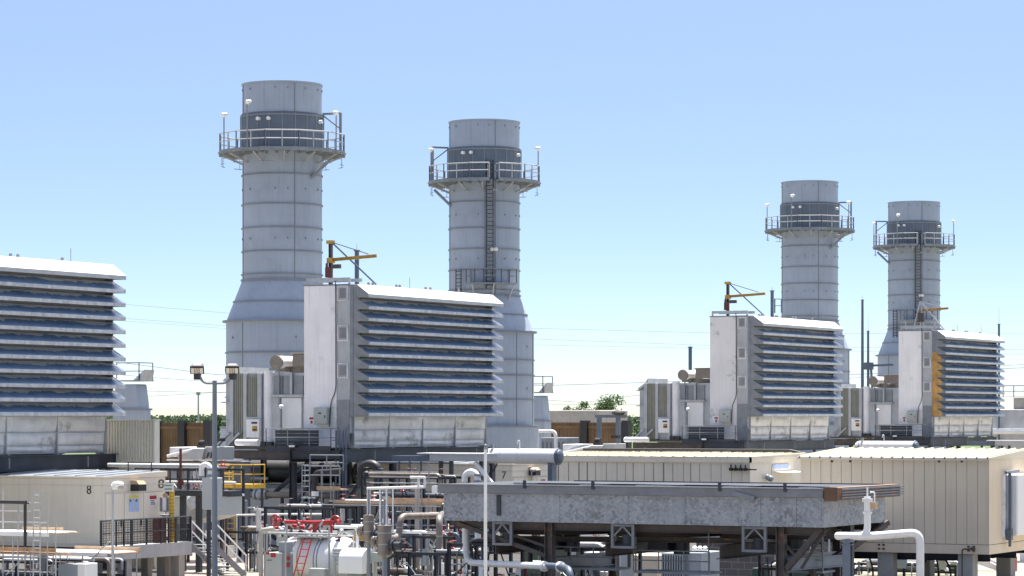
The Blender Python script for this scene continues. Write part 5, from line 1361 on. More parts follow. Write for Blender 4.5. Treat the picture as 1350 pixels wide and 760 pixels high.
# decks
for (pa,pb,pya,pyb,mm,nm) in ((-40,74,703,703,'tarp','deck'),(-40,64,731,731,'plank','deck')):
    za = zz(pya); b = MB()
    for k in range(4): b.box(XatY(pa,y),XatY(pb,y)+.1*(k%2),y+.4*k+.02,y+.4*(k+1),za-.05,za)
    build('plank', b, M['plank'], root)
    b = MB(); b.box(XatY(pa,y),XatY(pb,y)-.1,y-.03,y+1.62,za+.003,za+.03 if mm=='tarp' else za+.01)
    if mm=='tarp': 
        b.box(XatY(pa,y),XatY(pb,y)-.35,y-.045,y-.032,za-.16,za+.03); build('white_sheet', b, M['tarp'], root)
    b = MB(); b.box(XatY(30 if mm=='tarp' else pa,y+1.7),XatY(pb+5,y+1.7)+.2,y+1.66,y+1.7,za,za+.18); build('toe_board', b, M['plank'], root)
x0, yy = XatY(60, 106.), 106.
root = thing('sheeted_deck', 'second scaffold deck with white sheeting running up to the slim lamp post', 'scaffold', (x0+2, yy, 0))
za = Z(728, x0, yy); x1 = XatY(147, yy)
b = MB(); b.box(x0-3, x1, yy, yy+2.2, za-.06, za); b.box(x0,x1,yy+2.2,yy+2.25,za,za+.2); build('plank', b, M['plank'], root)
b = MB(); b.box(x0-2.8, x1-.15, yy-.04, yy+2.1, za+.003, za+.035); b.box(x0-2.8,x1-.2,yy-.055,yy-.042,za-.14,za+.03); build('white_sheet', b, M['tarp'], root)
b = MB()
for px in (35,74,146): x=XatY(px,yy); scaffold_tube(b,(x,yy+.3,0),(x,yy+.3,za-.06)); scaffold_tube(b,(x,yy+2,0),(x,yy+2,za-.06))
scaffold_tube(b,(XatY(98,yy),yy-.1,Z(760,x0,yy)),(XatY(146,yy),yy-.1,Z(712,x0,yy))); scaffold_tube(b,(x0-3,yy+.2,za-.12),(x1,yy+.2,za-.12)); build('tube', b, M['galv'], root)
x, yy, z = P(90, 744, 126); b = MB(); b.box(x-.55,x+.45,yy,yy+.8,0,z); root = solo('utility_box', b, M['cab_dark'], 'slate grey utility box in the shade below the sheeted scaffold deck', 'cabinet', bevel=.02)
x, yy, z = P(101, 743, 126); b = MB(); b.box(x+.06,x+.55,yy-.1,yy+.8,0,z); solo('utility_box', b, M['white_wall'], 'white utility box beside the slate one below the scaffold deck', 'cabinet', bevel=.02)

# ================================================================== white tank skid with red pipework
yt = 113.2; xm = XatY(420, yt); u = DEP(xm,yt)/F
zz = lambda py: Z(py, xm, yt)
xa, xb = XatY(356,yt), XatY(457,yt); r = 1.1; zc = zz(740.5)
root = thing('pressure_tank', 'white horizontal pressure tank with red ladder in the yard', 'tank', (xm, yt+1.1, 0))
yc = yt+r
b = MB(); n=40
prof = [(xa,.2),(xa+.08,.55),(xa+.25,.85),(xa+.5,1.03),(xa+.8,1.1),(xb-.8,1.1),(xb-.5,1.03),(xb-.25,.85),(xb-.08,.55),(xb,.2)]
vs=[];fs=[]
for (x_,rr) in prof:
    for k in range(n): a=2*math.pi*k/n; vs.append((x_,yc+rr*math.cos(a),zc+rr*math.sin(a)))
for i in range(len(prof)-1):
    for k in range(n): fs.append((i*n+k,(i+1)*n+k,(i+1)*n+(k+1)%n,i*n+(k+1)%n))
fs += [tuple(range(n)),tuple(reversed(range((len(prof)-1)*n,len(prof)*n)))]
b.add(vs,fs); build('shell', b, M['white'], root, smooth=True)
for px in (383, 391, 413, 417): 
    b = MB(); x=XatY(px,yt); b.tube([(x-.03,yc,zc),(x+.03,yc,zc)], r+.012, 40); build('band', b, M['tan' if px<400 else 'cab_dark'], root, smooth=True)
b = MB()
for x in (xa+1., xb-1.): b.box(x-.15,x+.15,yc-.9,yc+.9,0,zc-.75)
build('saddle', b, M['steel_grey'], root)
b = MB(); ladder(b,(XatY(388,yt-.9),yt-1.0,.0),(XatY(403,yt),yt+.18,zc+1.02),.42,.032,.36,(1,0,0)); build('ladder', b, M['red'], root)
# white instrument housing with arched top
xh0, xh1 = XatY(447,yt-1.2), XatY(478,yt-1.2)
b = MB(); yy=yt-1.25; hw=.72; zb=zz(753); zs=zz(735)
poly=[(yy,zb),(yy+1.3,zb),(yy+1.3,zs)]+[(yy+.65+.65*math.cos(t),zs+.5*math.sin(t)) for t in [math.pi*i/12 for i in range(1,12)]]+[(yy,zs)]
b.prism(poly,'x',xh0,xh1); hs = build('arched_housing', b, M['white'], root, smooth=True)
b = MB(); ym=yy+.62; b.box(xh1+.002,xh1+.02,ym-.22,ym+.22,zs-.75,zs-.18); build('window', b, M['steel_brown'], hs, bevel=.06)
b = MB(); b.box(xh0+.3,xh1-.2,yy+.3,yy+1.,0,zb); build('stand', b, M['steel_grey'], hs)
b = MB(); x=XatY(484,yt-1); b.box(x,x+.35,yt-.6,yt-.2,zz(738),zz(726)); b.box(x+.05,x+.12,yt-.5,yt-.3,0,zz(738)); build('side_box', b, M['cabinet'], root)
b = MB(); x=XatY(432,yt); b.box(x-.45,x+.35,yt-.9,yt-.5,0,zz(748)); build('pump_box', b, M['trans'], root, bevel=.03)
b = MB()
for k in range(5): b.tube([(x+.5,yt-.3,zz(742)+k*.15),(x+.85,yt-.4,zz(742)+k*.15)],.05,8)
b.tube([(x+.6,yt-.35,.3),(x+.6,yt-.35,zz(732))],.06,8); b.tube([(x+.62,yt-.4,zz(724)),(x+1.2,yt-.6,zz(724))],.1,10); build('valve', b, M['trans'], root)
# red manifold
root = thing('red_manifold', 'red valve manifold on a pipe frame above the white pressure tank', 'pipework', (xm, yc, 0))
zt = zz(690); 
b = MB(); xa2, xb2 = XatY(372,yt), XatY(427,yt)
b.tube(bend([(xa2-.2,yc-.5,zt),(xa2+1.6,yc-.5,zt),(xa2+2.2,yc-.5,zt+.06),(xb2,yc-.5,zt+.06),(xb2,yc-.5,zt-.5)],.25), .09, 12)
b.tube(bend([(XatY(404,yt),yc-.4,zt-.55),(XatY(405,yt),yc-.4,zt-.05),(XatY(427,yt),yc-.4,zt-.02)],.3),.10,12)
b.tube([(XatY(374,yt),yc-.3,zt-.18),(XatY(398,yt),yc-.3,zt-.3)],.1,10)
build('pipe', b, M['red'], root, smooth=True)
for px in (358, 437):
    b = MB(); x=XatY(px,yt); 
    pts=[(x+.26*math.cos(t),yc-.75,zt+.08+.26*math.sin(t)) for t in [2*math.pi*i/20 for i in range(21)]]; b.tube(pts,.035,6,cap=False)
    for k in range(3): a=k*math.pi/3; b.tube([(x+.26*math.cos(a),yc-.75,zt+.08+.26*math.sin(a)),(x-.26*math.cos(a),yc-.75,zt+.08-.26*math.sin(a))],.025,5)
    b.tube([(x,yc-.75,zt+.08),(x,yc-.3,zt+.08)],.09,10); build('valve_wheel', b, M['red'], root)
random.seed(21)
b = MB(); b2 = MB(); b3 = MB()
for k in range(46):
    x = XatY(random.uniform(352,440),yt); z_=zt+random.uniform(-.75,.12); y_=yc-.4+random.uniform(-.4,.5); t=random.choice((b,b2,b3,b2))
    s=random.uniform(.06,.16)
    if random.random()<.5: t.ball((x,y_,z_),s,s,s,8,6)
    else: t.tube([(x,y_,z_),(x+random.uniform(-.3,.3),y_,z_+random.uniform(-.3,.3))],s*.5,8)
build('fitting', b, M['dark_red'], root); build('gauge', b2, M['galv'], root); build('valve_body', b3, M['steel_dark'], root)
b = MB()
zf_ = zz(704)
for (pa,pb,yy) in ((345,445,yt-.2),(345,445,yt+2.3)):
    b.tube([(XatY(pa,yy),yy,zf_),(XatY(pb,yy),yy,zf_)],.05,8)
for px in (352,378,434): b.tube([(XatY(px,yt-.2),yt-.2,0),(XatY(px,yt-.2),yt-.2,zt-.1)],.05,8)
b.box(XatY(384,yt),XatY(426,yt),yt+.2,yt+1.8,zf_-.2,zf_-.12)
build('pipe_frame', b, M['galv'], root)
root = thing('pipe_stand', 'white pipe frame and tray stand at the right end of the white pressure tank', 'frame', (XatY(460,yt),yt+1,0))
b = MB()
for yy in (yt,yt+1.5):
    b.tube(bend([(XatY(441,yt),yy,zz(694.5)),(XatY(471,yt),yy,zz(694.5)),(XatY(471,yt),yy,0)],.08),.07,8)
    b.tube([(XatY(438,yt),yy,zz(706)),(XatY(466,yt),yy,zz(706)),(XatY(466,yt),yy,zz(720))],.045,8)
build('pipe', b, M['white_pipe'], root, smooth=True)
b = MB(); b.add([(XatY(449,yt),yt+.2,zz(700)),(XatY(472,yt),yt+.2,zz(697)),(XatY(484,yt),yt+1.6,zz(712)),(XatY(451,yt),yt+1.6,zz(713)),(XatY(449,yt),yt+.2,zz(700)-.05),(XatY(472,yt),yt+.2,zz(697)-.05),(XatY(484,yt),yt+1.6,zz(712)-.05),(XatY(451,yt),yt+1.6,zz(713)-.05)],[(0,1,2,3),(7,6,5,4),(0,4,5,1),(1,5,6,2),(2,6,7,3),(3,7,4,0)]); build('tray', b, M['galv'], root)
b = MB(); b.box(XatY(449,yt),XatY(476,yt),yt+1.0,yt+1.05,zz(713),zz(700)); build('rust_sheet', b, M['rusty'], root)
# fire panel
xa_, xb_ = XatY(349.5,yt-2.2), XatY(371,yt-2.2); yy = yt-2.2
root = thing('fire_alarm_cabinet', 'grey control cabinet with red labels at the left end of the white tank', 'cabinet', ((xa_+xb_)/2, yy, 0))
b = MB(); b.box(xa_,xb_,yy,yy+1.0,.1,zz(727)); build('body', b, M['cabinet'], root, bevel=.02)
b = MB(); b.box(xb_+.002,xb_+.03,yy+.05,yy+.95,.2,zz(727)-.1); dr = build('side_door', b, M['cab_dark'], root)
b = MB(); b.box(xb_+.031,xb_+.06,yy+.35,yy+.65,zz(737),zz(732)); b.box(xb_+.031,xb_+.06,yy+.35,yy+.65,zz(746),zz(740)); build('red_sign', b, M['red'], dr)
b = MB(); b.box(XatY(351,yy),XatY(355,yy),yy-.02,yy-.003,zz(729.5),zz(726.5)); b.box(XatY(357,yy),XatY(363.5,yy),yy-.02,yy-.003,zz(733),zz(727)); build('red_sign', b, M['red'], root)
b = MB()
for k in range(4): b.box(XatY(352,yy)+k*.07,XatY(352,yy)+k*.07+.045,yy-.01,yy-.003,zz(737.6),zz(736.2))
build('lettering', b, M['dark_red'], root)
b = MB(); b.box(XatY(364,yy),XatY(374,yy),yy+.2,yy+.8,zz(727)+.003,zz(713)); build('junction_box', b, M['cab_dark'], root, bevel=.02)
b = MB(); b.tube(bend([(XatY(344,yy),yy,0),(XatY(344,yy),yy,zz(698)),(XatY(361,yy),yy,zz(696))],.2),.1,10); b.tube([(XatY(379.5,yy),yy-.2,0),(XatY(379.5,yy),yy-.2,zz(704))],.04,8); build('stand_pipe', b, M['concrete'], root, smooth=True)

# ================================================================== pipework between the tank and the cooler
def lagged(name, pts, r, label, m='insul', b_=.5, n=18, extra=None):
    b = MB(); xs = [p[0] for p in pts]; ys=[p[1] for p in pts]
    root = thing(name, label, 'pipe', (sum(xs)/len(xs), sum(ys)/len(ys), 0), 'aluminium lagged pipes')
    b.tube(bend(pts, b_, 8), r, n); build('lagging', b, M[m], root, smooth=True)
    # joints
    b = MB(); pp = [Vector(p) for p in pts]
    for i in range(len(pp)-1):
        L_ = (pp[i+1]-pp[i]).length; k = int(L_/.9)
        for j in range(1,k+1):
            c_ = pp[i]+(pp[i+1]-pp[i])*(j/(k+1)); dd=(pp[i+1]-pp[i]).normalized(); b.tube([c_-dd*.02,c_+dd*.02],r+.008,n)
    if b.v: build('lagging_band', b, M['galv'], root, smooth=True)
    if extra: build('leg', extra, M['steel_dark'], root)
    return root
dq = 128.
q_ = lambda px,py,dd=dq: P(px,py,dd)
def gpt(px, dd): p = P(px,700,dd); return (p[0],p[1],0.)
e = MB(); e.tube([gpt(580,126), P(580,736,126)], .06, 8)
lagged('lagged_pipe', [q_(610,733,124),q_(579.5,731,126),q_(579,683,126),q_(583,678,132)], .145, 'lagged pipe with a long vertical leg at the left end of the air cooler', extra=e)
e = MB(); e.tube([gpt(512,127), P(512,715,127)], .08, 8)
lagged('lagged_pipe', [q_(508,710,127),q_(526.5,710,128),q_(527,681,128),q_(582,680,131)], .15, 'lagged pipe bending twice right of the two upright vessels', extra=e)
def vessel(px, pt_, pb, w, dd, label):
    x,y,z = P(px,pt_,dd); u=dd/F; r=w*u/2; zb=Z(pb,x,y)
    root = thing('lagged_vessel', label, 'vessel', (x,y,0), 'upright lagged vessels')
    b = MB(); b.lathe(x,y,[(.02,z),(r,z-.03),(r,zb+.1),(r*.5,zb),(.02,zb)],28); build('lagging', b, M['insul'], root, smooth=True)
    b = MB(); 
    for t in (.25,.6): zz_=z+(zb-z)*t; b.lathe(x,y,[(r,zz_-.02),(r+.012,zz_-.02),(r+.012,zz_+.02),(r,zz_+.02)],28)
    build('lagging_band', b, M['galv'], root)
    b = MB(); b.tube(bend([(x-r*.9,y-.1,z-.6),(x-r*1.6,y-.1,z-.6),(x-r*1.6,y-.1,zb+.5),(x-r*.9,y-.1,zb+.5)],.12),.1,10); b.ball((x-r*1.6,y-.1,z-.75),.15,.15,.25,10,6); build('side_loop', b, M['insul'], root, smooth=True)
    b = MB(); b.tube([(x,y,0),(x,y,zb+.02)],r*.35,10); b.tube([(x,y,z-.02),(x,y,z+1.1)],.05,8); build('stand', b, M['steel_grey'], root)
    b = MB(); b.tube([(x+r*.8,y,z-.9),(x+r*2.6,y,z-.9)],.18,12); b.tube([(x+r*1.4,y,z-.9),(x+r*1.6,y,z-.9)],.27,14); build('outlet', b, M['steel_dark'], root, smooth=True)
vessel(486, 678.5, 716, 14.5, 127, 'upright lagged vessel with side loop behind the arched white housing')
vessel(507, 692, 735, 19, 125, 'second upright lagged vessel, larger, right of the one with a thin pipe on top')
# white elbowed pipe under the cooler
b = MB(); pts=[P(614.5,640,108),P(614.5,742,108),P(700,746,104),P(745,748,103)]
root = thing('drain_pipe', 'white drain pipe coming down below the left end of the air cooler and turning right', 'pipe', P(614,742,108)[:2]+(0,))
b.tube(bend(pts,.55,8),.122,18); build('pipe', b, M['white_pipe'], root, smooth=True)
b = MB()
x,y,z=P(614.5,728,108); b.tube([(x,y,z-.04),(x,y,z+.04)],.165,18); a=Vector(P(716,747,103.7)); c=Vector(P(719,747.1,103.6)); b.tube([a,c],.19,18); a=Vector(P(737,748,103.2)); c=Vector(P(741,748,103.1)); b.tube([a,c],.2,18); build('flange', b, M['white_pipe'], root, smooth=True)
b = MB(); pts=[P(719,746.5,103.6),P(742,748,103),P(752,752,102),P(752,790,102)]; pts[-1]=(pts[-1][0],pts[-1][1],0.); b.tube(bend(pts,.4,6),.13,18); build('blue_elbow', b, M['steel_blue'], root, smooth=True)
b = MB(); 
for px in (640,690): p=P(px,747,106); b.tube([(p[0],p[1],0),(p[0],p[1],p[2]-.1)],.1,8)
build('support', b, M['steel_dark'], root)
pts=[P(700,744,112),P(775,744,112),P(787,747,112),P(788,790,112)]; pts[-1]=(pts[-1][0],pts[-1][1],0.)
b = MB(); b.tube(bend(pts,.5,6),.15,18); 
root = thing('blue_grey_pipe', 'blue grey flanged pipe elbowing down below the middle of the air cooler', 'pipe', (pts[-1][0],pts[-1][1],0)); build('pipe', b, M['steel_blue'], root, smooth=True)
b = MB()
for px in (752,758,770,776): a=Vector(P(px,744,112)); b.tube([a,a+Vector((.06*C,.06*S,0))],.23,18)
build('flange', b, M['steel_blue'], root, smooth=True)
# white handrail tubes and scaffold planks of the pipe rack
root = thing('pipe_scaffold', 'tube scaffold with wooden plank walkways between the blue risers and the air cooler', 'scaffold', P(520,660,138)[:2]+(0,))
ds_ = 138.; sp = lambda px,py,dd=ds_: P(px,py,dd)
yy = sp(520,660)[1]
def hz(py,px=520): return Z(py, XatY(px,yy), yy)
b = MB()
for k in range(3): b.box(XatY(441,yy),XatY(583,yy),yy+.35*k,yy+.35*k+.33,hz(664)-.05+.0,hz(664)+.02)
b.box(XatY(490,yy),XatY(583,yy),yy+1.1,yy+1.14,hz(664)+.02,hz(664)+.22); b.box(XatY(441,yy),XatY(583,yy),yy-.04,yy-.003,hz(664)-.02,hz(664)+.12); build('plank', b, M['plank'], root)
b = MB()
for k in range(2): b.box(XatY(418,yy+3),XatY(450,yy+3),yy+3+.35*k,yy+3.33+.35*k,hz(649)-.05,hz(649)+.02)
b.box(XatY(418,yy+3),XatY(449,yy+3),yy+2.95,yy+2.997,hz(649),hz(649)+.14); build('plank', b, M['plank'], root)
b = MB()
for px, pt_ in ((441,637),(504.5,640),(557.5,635)): scaffold_tube(b,(XatY(px,yy),yy-.1,0),(XatY(px,yy),yy-.1,hz(pt_)))
for px, pt_ in ((494,637),(537,622),(549,610)): scaffold_tube(b,(XatY(px,yy),yy+1.2,0),(XatY(px,yy),yy+1.2,hz(pt_)))
for py in (667,692): scaffold_tube(b,(XatY(441,yy),yy-.12,hz(py)),(XatY(583,yy),yy-.12,hz(py)))
for py in (638,630,623): scaffold_tube(b,(XatY(470,yy),yy+1.25,hz(py)),(XatY(560,yy),yy+1.25,hz(py)))
scaffold_tube(b,(XatY(505,yy),yy-.14,hz(690)),(XatY(556,yy),yy-.14,hz(728))); scaffold_tube(b,(XatY(555,yy),yy-.14,hz(694)),(XatY(606,yy),yy-.14,hz(752))); scaffold_tube(b,(XatY(498,yy),yy-.14,hz(755)),(XatY(620,yy),yy-.14,hz(753)))
scaffold_tube(b,(XatY(498,yy),yy-.1,hz(748)),(XatY(548,yy),yy+1,hz(743)))
build('tube', b, M['steel_grey'], root)
root = thing('white_handrail', 'white pipe handrail above the wooden planks left of the air cooler', 'railing', sp(486,650,134)[:2]+(0,))
b = MB(); y2 = sp(486,650,134)[1]; h2=lambda py: Z(py,XatY(500,y2),y2)
b.tube([(XatY(484,y2),y2,h2(644.5)),(XatY(560,y2),y2,h2(641.5))],.065,8); b.tube([(XatY(486,y2),y2,0),(XatY(486,y2),y2,h2(644))],.085,10)
for px,t in ((501,643.5),(509.5,643),(518,643)): b.tube([(XatY(px,y2),y2,0),(XatY(px,y2),y2,h2(t))],.04,8)
b.tube(bend([(XatY(541,y2),y2,h2(629)),(XatY(560,y2),y2,h2(629)),(XatY(560,y2),y2,h2(642))],.05),.06,8); b.tube([(XatY(552,y2),y2,h2(629)),(XatY(552,y2),y2,h2(642))],.06,8); build('tube', b, M['white_pipe'], root, smooth=True)
b = MB(); b.tube([(XatY(535.5,y2),y2+1,0),(XatY(535.5,y2),y2+1,h2(637))],.1,10); build('post', b, M['concrete'], root)
# low pale frame before the grey room
root = thing('pipe_trapeze', 'thin pale pipe trapeze standing in the yard left of the red manifold', 'frame', (XatY(330,126),126,0))
b = MB(); y3=126.; h3=lambda py: Z(py,XatY(340,y3),y3)
b.tube([(XatY(312,y3),y3,h3(680)),(XatY(378,y3),y3,h3(677.5)),(XatY(427,y3),y3,h3(676.5)),(XatY(427,y3),y3,h3(700))],.05,8); b.tube([(XatY(312,y3),y3,h3(680)),(XatY(312,y3),y3,0)],.04,8); b.tube([(XatY(341,y3),y3,0),(XatY(341,y3),y3,h3(674))],.13,10); b.box(XatY(337,y3),XatY(345.5,y3),y3-.2,y3+.2,h3(674),h3(671)); build('tube', b, M['white_pipe'], root)
root = thing('pipe_trapeze', 'grey pipe frame with small white box, right of the yellow ladder', 'frame', (XatY(320,138),138,0))
b = MB(); y3=138.; h3=lambda py: Z(py,XatY(320,y3),y3)
b.tube([(XatY(304,y3),y3,h3(660)),(XatY(325,y3),y3,h3(660)),(XatY(325,y3),y3,0)],.06,8)
for px in (329,333): b.tube(bend([(XatY(px-6,y3),y3+.3,h3(670)),(XatY(px,y3),y3+.3,h3(670)),(XatY(px,y3),y3+.3,0)],.2),.05,8)
build('tube', b, M['steel_grey'], root)
b = MB(); b.box(XatY(327,y3),XatY(332,y3),y3-.15,y3+.1,h3(711),h3(699)); build('switch_box', b, M['sign_white'], root)
# black bent pipes and blue pipe loops left of the cooler
root = thing('black_riser', 'thick black bent pipe beside the blue risers', 'pipe', (XatY(417,146),146,0))
b = MB(); y3=146.; h3=lambda py: Z(py,XatY(420,y3),y3)
b.tube(bend([(XatY(452,y3),y3,h3(621)),(XatY(415.5,y3),y3,h3(624)),(XatY(415.5,y3),y3,h3(666)),(XatY(440,y3),y3,h3(670))],.4),.2,14); b.tube(bend([(XatY(500,y3),y3,h3(660)),(XatY(498,y3),y3,h3(612)),(XatY(478,y3),y3,h3(612)),(XatY(476,y3),y3,h3(640))],.5),.28,14); build('pipe', b, M['black'], root, smooth=True)
b = MB(); b.tube([(XatY(415.5,y3),y3-.02,h3(654.5)),(XatY(415.5,y3),y3-.02,h3(648))],.215,14); tag_ = build('pipe_band', b, M['sign_white'], root, smooth=True)
root = thing('blue_pipe_loops', 'blue grey pipe loops and rails beneath the filter house between the nearest stacks', 'pipework', (XatY(490,148.6),148.6,0))
b = MB(); y3=148.6; h3=lambda py: Z(py,XatY(500,y3),y3)
for k,(pa,pb,py) in enumerate(((470,600,628),(475,590,637),(476,530,645),(470,590,610))): b.tube([(XatY(pa,y3),y3+.1*k,h3(py)),(XatY(pb,y3),y3+.1*k,h3(py))],.06,8)
b.tube(bend([(XatY(476,y3),y3-.2,h3(642)),(XatY(476,y3),y3-.2,h3(612)),(XatY(497,y3),y3-.2,h3(612)),(XatY(498,y3),y3-.2,h3(642))],.3),.08,10)
for px in (524,538,553): b.tube([(XatY(px,y3),y3+.2,0),(XatY(px,y3),y3+.2,h3(608))],.06,8)
build('pipe', b, M['steel_blue'], root, smooth=True)
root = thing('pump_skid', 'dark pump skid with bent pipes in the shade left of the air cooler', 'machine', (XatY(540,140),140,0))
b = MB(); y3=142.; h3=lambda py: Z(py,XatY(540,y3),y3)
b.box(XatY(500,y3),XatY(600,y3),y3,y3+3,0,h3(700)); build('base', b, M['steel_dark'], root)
b = MB()
for k in range(5): x=XatY(558+k*4,y3-.5); b.tube(bend([(x,y3-.5,0),(x,y3-.5,h3(722)),(x+.15,y3-.2,h3(719))],.15),.05,8)
build('bent_tube', b, M['steel_blue'], root, smooth=True)
b = MB(); b.box(XatY(545,y3),XatY(549,y3),y3-.8,y3-.5,0,h3(700)); b.box(XatY(535,y3),XatY(539,y3),y3-.8,y3-.6,h3(722),h3(690)); build('pillar', b, M['cab_dark'], root)
b = MB(); b.tube([(XatY(535,y3),y3-1,h3(718)),(XatY(535,y3),y3-1,h3(690))],.11,10); build('candle_pipe', b, M['tarp'], root)
b = MB(); b.box(XatY(400,142),XatY(500,142),142.5,146,0,Z(720,XatY(450,142),142)); b.box(XatY(418,142),XatY(455,142),141.8,142.4,0,Z(690,XatY(430,142),142)); solo('shade_block', b, M['steel_dark'], 'dark equipment block added for the black void behind the white pressure tank', 'machine', bevel=.05)  # dark tone stands in for the black shaded void behind the tank
b = MB(); y3=142.; xa=XatY(441,y3)
for px,pt_ in ((424,620),(436,612)): 
    b.tube([(XatY(px,y3),y3,0),(XatY(px,y3),y3,Z(pt_,xa,y3))],.05,6)
rail(b,[(XatY(402,y3),y3,Z(640,xa,y3)),(XatY(448,y3),y3,Z(640,xa,y3))],1.1,.04,1.2,True); rail(b,[(XatY(404,y3),y3+.4,Z(621,xa,y3)),(XatY(448,y3),y3+.4,Z(621,xa,y3))],.9,.04,1.2,True)
solo('mezzanine_rail', b, M['steel_grey'], 'grey mezzanine railings above the dark equipment block, left of the blue risers', 'railing')
b = MB(); ladder(b,(XatY(408,y3),y3-.4,.0),(XatY(408,y3),y3-.4,Z(610,xa,y3)),.5,.04,.3,(1,0,0)); solo('access_ladder', b, M['steel_grey'], 'grey vertical access ladder left of the thick black bent pipe', 'ladder')

def pipe_rack(pa, pb, dd, py, seed, label, m='steel_grey', levels=3, depth=2.2):
    rnd = random.Random(seed); x0,yy,zt = P(pa,py,dd); x1 = XatY(pb,yy)
    root = thing('pipe_rack', label, 'pipe rack', ((x0+x1)/2, yy+depth/2, 0), 'pipe racks full of small pipes and valves')
    n = max(2, round((x1-x0)/2.2))
    b = MB()
    for k in range(n+1):
        x = x0+(x1-x0)*k/n
        for y_ in (yy, yy+depth): b.ibeam((x,y_,0),(x,y_,zt),.12,.12,.02,up=(1,0,0))
    build('post', b, M['steel_dark'], root)
    b = MB()
    for l in range(levels):
        z = zt*(l+1)/levels-.06
        for y_ in (yy, yy+depth): b.ibeam((x0,y_,z),(x1,y_,z),.1,.12,.02)
    build('beam', b, M['steel_dark'], root)
    mats = ['steel_grey','insul','steel_dark','insul','steel_blue','galv','black','steel_brown','white_pipe']
    for l in range(levels):
        z = zt*(l+1)/levels
        for k in range(rnd.randint(5,7)):
            y_ = yy+rnd.uniform(.05,depth-.05); r = rnd.choice((.04,.05,.07,.1)); a = rnd.uniform(x0,x0+(x1-x0)*.35); c = rnd.uniform(x0+(x1-x0)*.6,x1)
            pts = [(a,y_,z+r)]
            if rnd.random()<.5: pts = [(a,y_,max(.02,z-rnd.uniform(.5,1.2)))]+pts
            pts.append((c,y_,z+r))
            if rnd.random()<.6: pts.append((c,y_,max(.02,z-rnd.uniform(.4,1.3))))
            b = MB(); b.tube(bend(pts,r*2.5,4), r, 10); p_ = build('pipe', b, M[rnd.choice(mats)], root, smooth=True)
            if rnd.random()<.7:
                xv = rnd.uniform(a,c); b = MB(); b.ball((xv,y_,z+r),r*1.9,r*1.9,r*1.9,10,6); b.tube([(xv,y_,z+r),(xv,y_,z+r+.35)],.02,6); b.lathe(xv,y_,[(.13,z+r+.33),(.15,z+r+.35),(.13,z+r+.37)],12,closed=True); build('valve', b, M[rnd.choice(('steel_dark','red','steel_blue','galv','dark_red'))], p_)
    for k in range(rnd.randint(3,6)):
        x = rnd.uniform(x0,x1); w = rnd.uniform(.2,.5); z = rnd.uniform(.4,zt*.7); h = rnd.uniform(.3,.8); b = MB(); b.box(x-w/2,x+w/2,yy-.18,yy-.02,z,z+h); build('junction_box', b, M[rnd.choice(('cabinet','cab_dark','sign_white','galv_dark'))], root, bevel=.015)
    for k in range(rnd.randint(4,7)):
        x = rnd.uniform(x0,x1); b = MB(); b.tube(bend([(x,yy-.1,0),(x,yy-.1,rnd.uniform(.8,zt)),(x+rnd.uniform(-1,1),yy-.05,zt*rnd.uniform(.6,1))],.15,4),.03,6); build('conduit', b, M[rnd.choice(('galv','black','steel_grey'))], root)
    return root
pipe_rack(-30,128,137,738,40,'dark pipe rack in the shade below building 8 and the scaffold',levels=2)
pipe_rack(440,600,134,704,31,'pipe rack full of small pipes behind the two upright lagged vessels')
pipe_rack(428,520,146,664,41,'dark pipe rack between the blue risers and the wooden planks',levels=3)
pipe_rack(540,640,118,728,42,'low pipe rack behind the white drain pipe at the left end of the air cooler',levels=2)
pipe_rack(300,350,150,700,32,'pipe rack beside the yellow ladder, left of the white pressure tank',levels=2)
pipe_rack(205,292,160,618,33,'tall pipe rack behind the grey duct box and the floodlight pole',levels=4)
pipe_rack(592,716,110,716,34,'pipe rack in the shade below the left end of the air cooler',levels=2)
pipe_rack(724,812,113,721,35,'pipe rack in the shade below the middle of the air cooler',levels=2)
pipe_rack(1002,1085,113,712,36,'pipe rack in the shade below the right end of the air cooler')
pipe_rack(1125,1260,146,742,37,'pipe rack in the shade behind the piers of the large cream building',levels=2)
pipe_rack(350,440,140,668,38,'pipe rack behind the red manifold, in front of the grey room',levels=2)
pipe_rack(478,600,152,628,39,'tall dark pipe rack in front of the wall of building 7',levels=5,depth=1.5)
g = MB(); g.quad((-84,135,.006),(-60,135,.006),(-60,145.9,.006),(-84,145.9,.006)); tag(build('service_shade_ground', g, M['dark_ground']), kind='structure')  # dark sheet added so no bright ground shows between the pipes

g = MB(); g.quad(*[(*P(px,700,dd)[:2],.010) for px,dd in ((-80,126),(236,126),(205,158),(-80,158))]); tag(build('scaffold_shade_ground', g, M['dark_ground']), kind='structure')  # dark sheet added to darken the ground below the scaffold and building
g = MB(); g.quad(*[(*P(px,700,dd)[:2],.012) for px,dd in ((585,139),(1118,139),(1118,205),(585,205))]); tag(build('cooler_shade_ground', g, M['dark_ground']), kind='structure')  # dark sheet added so the openings below the cooler stay shaded
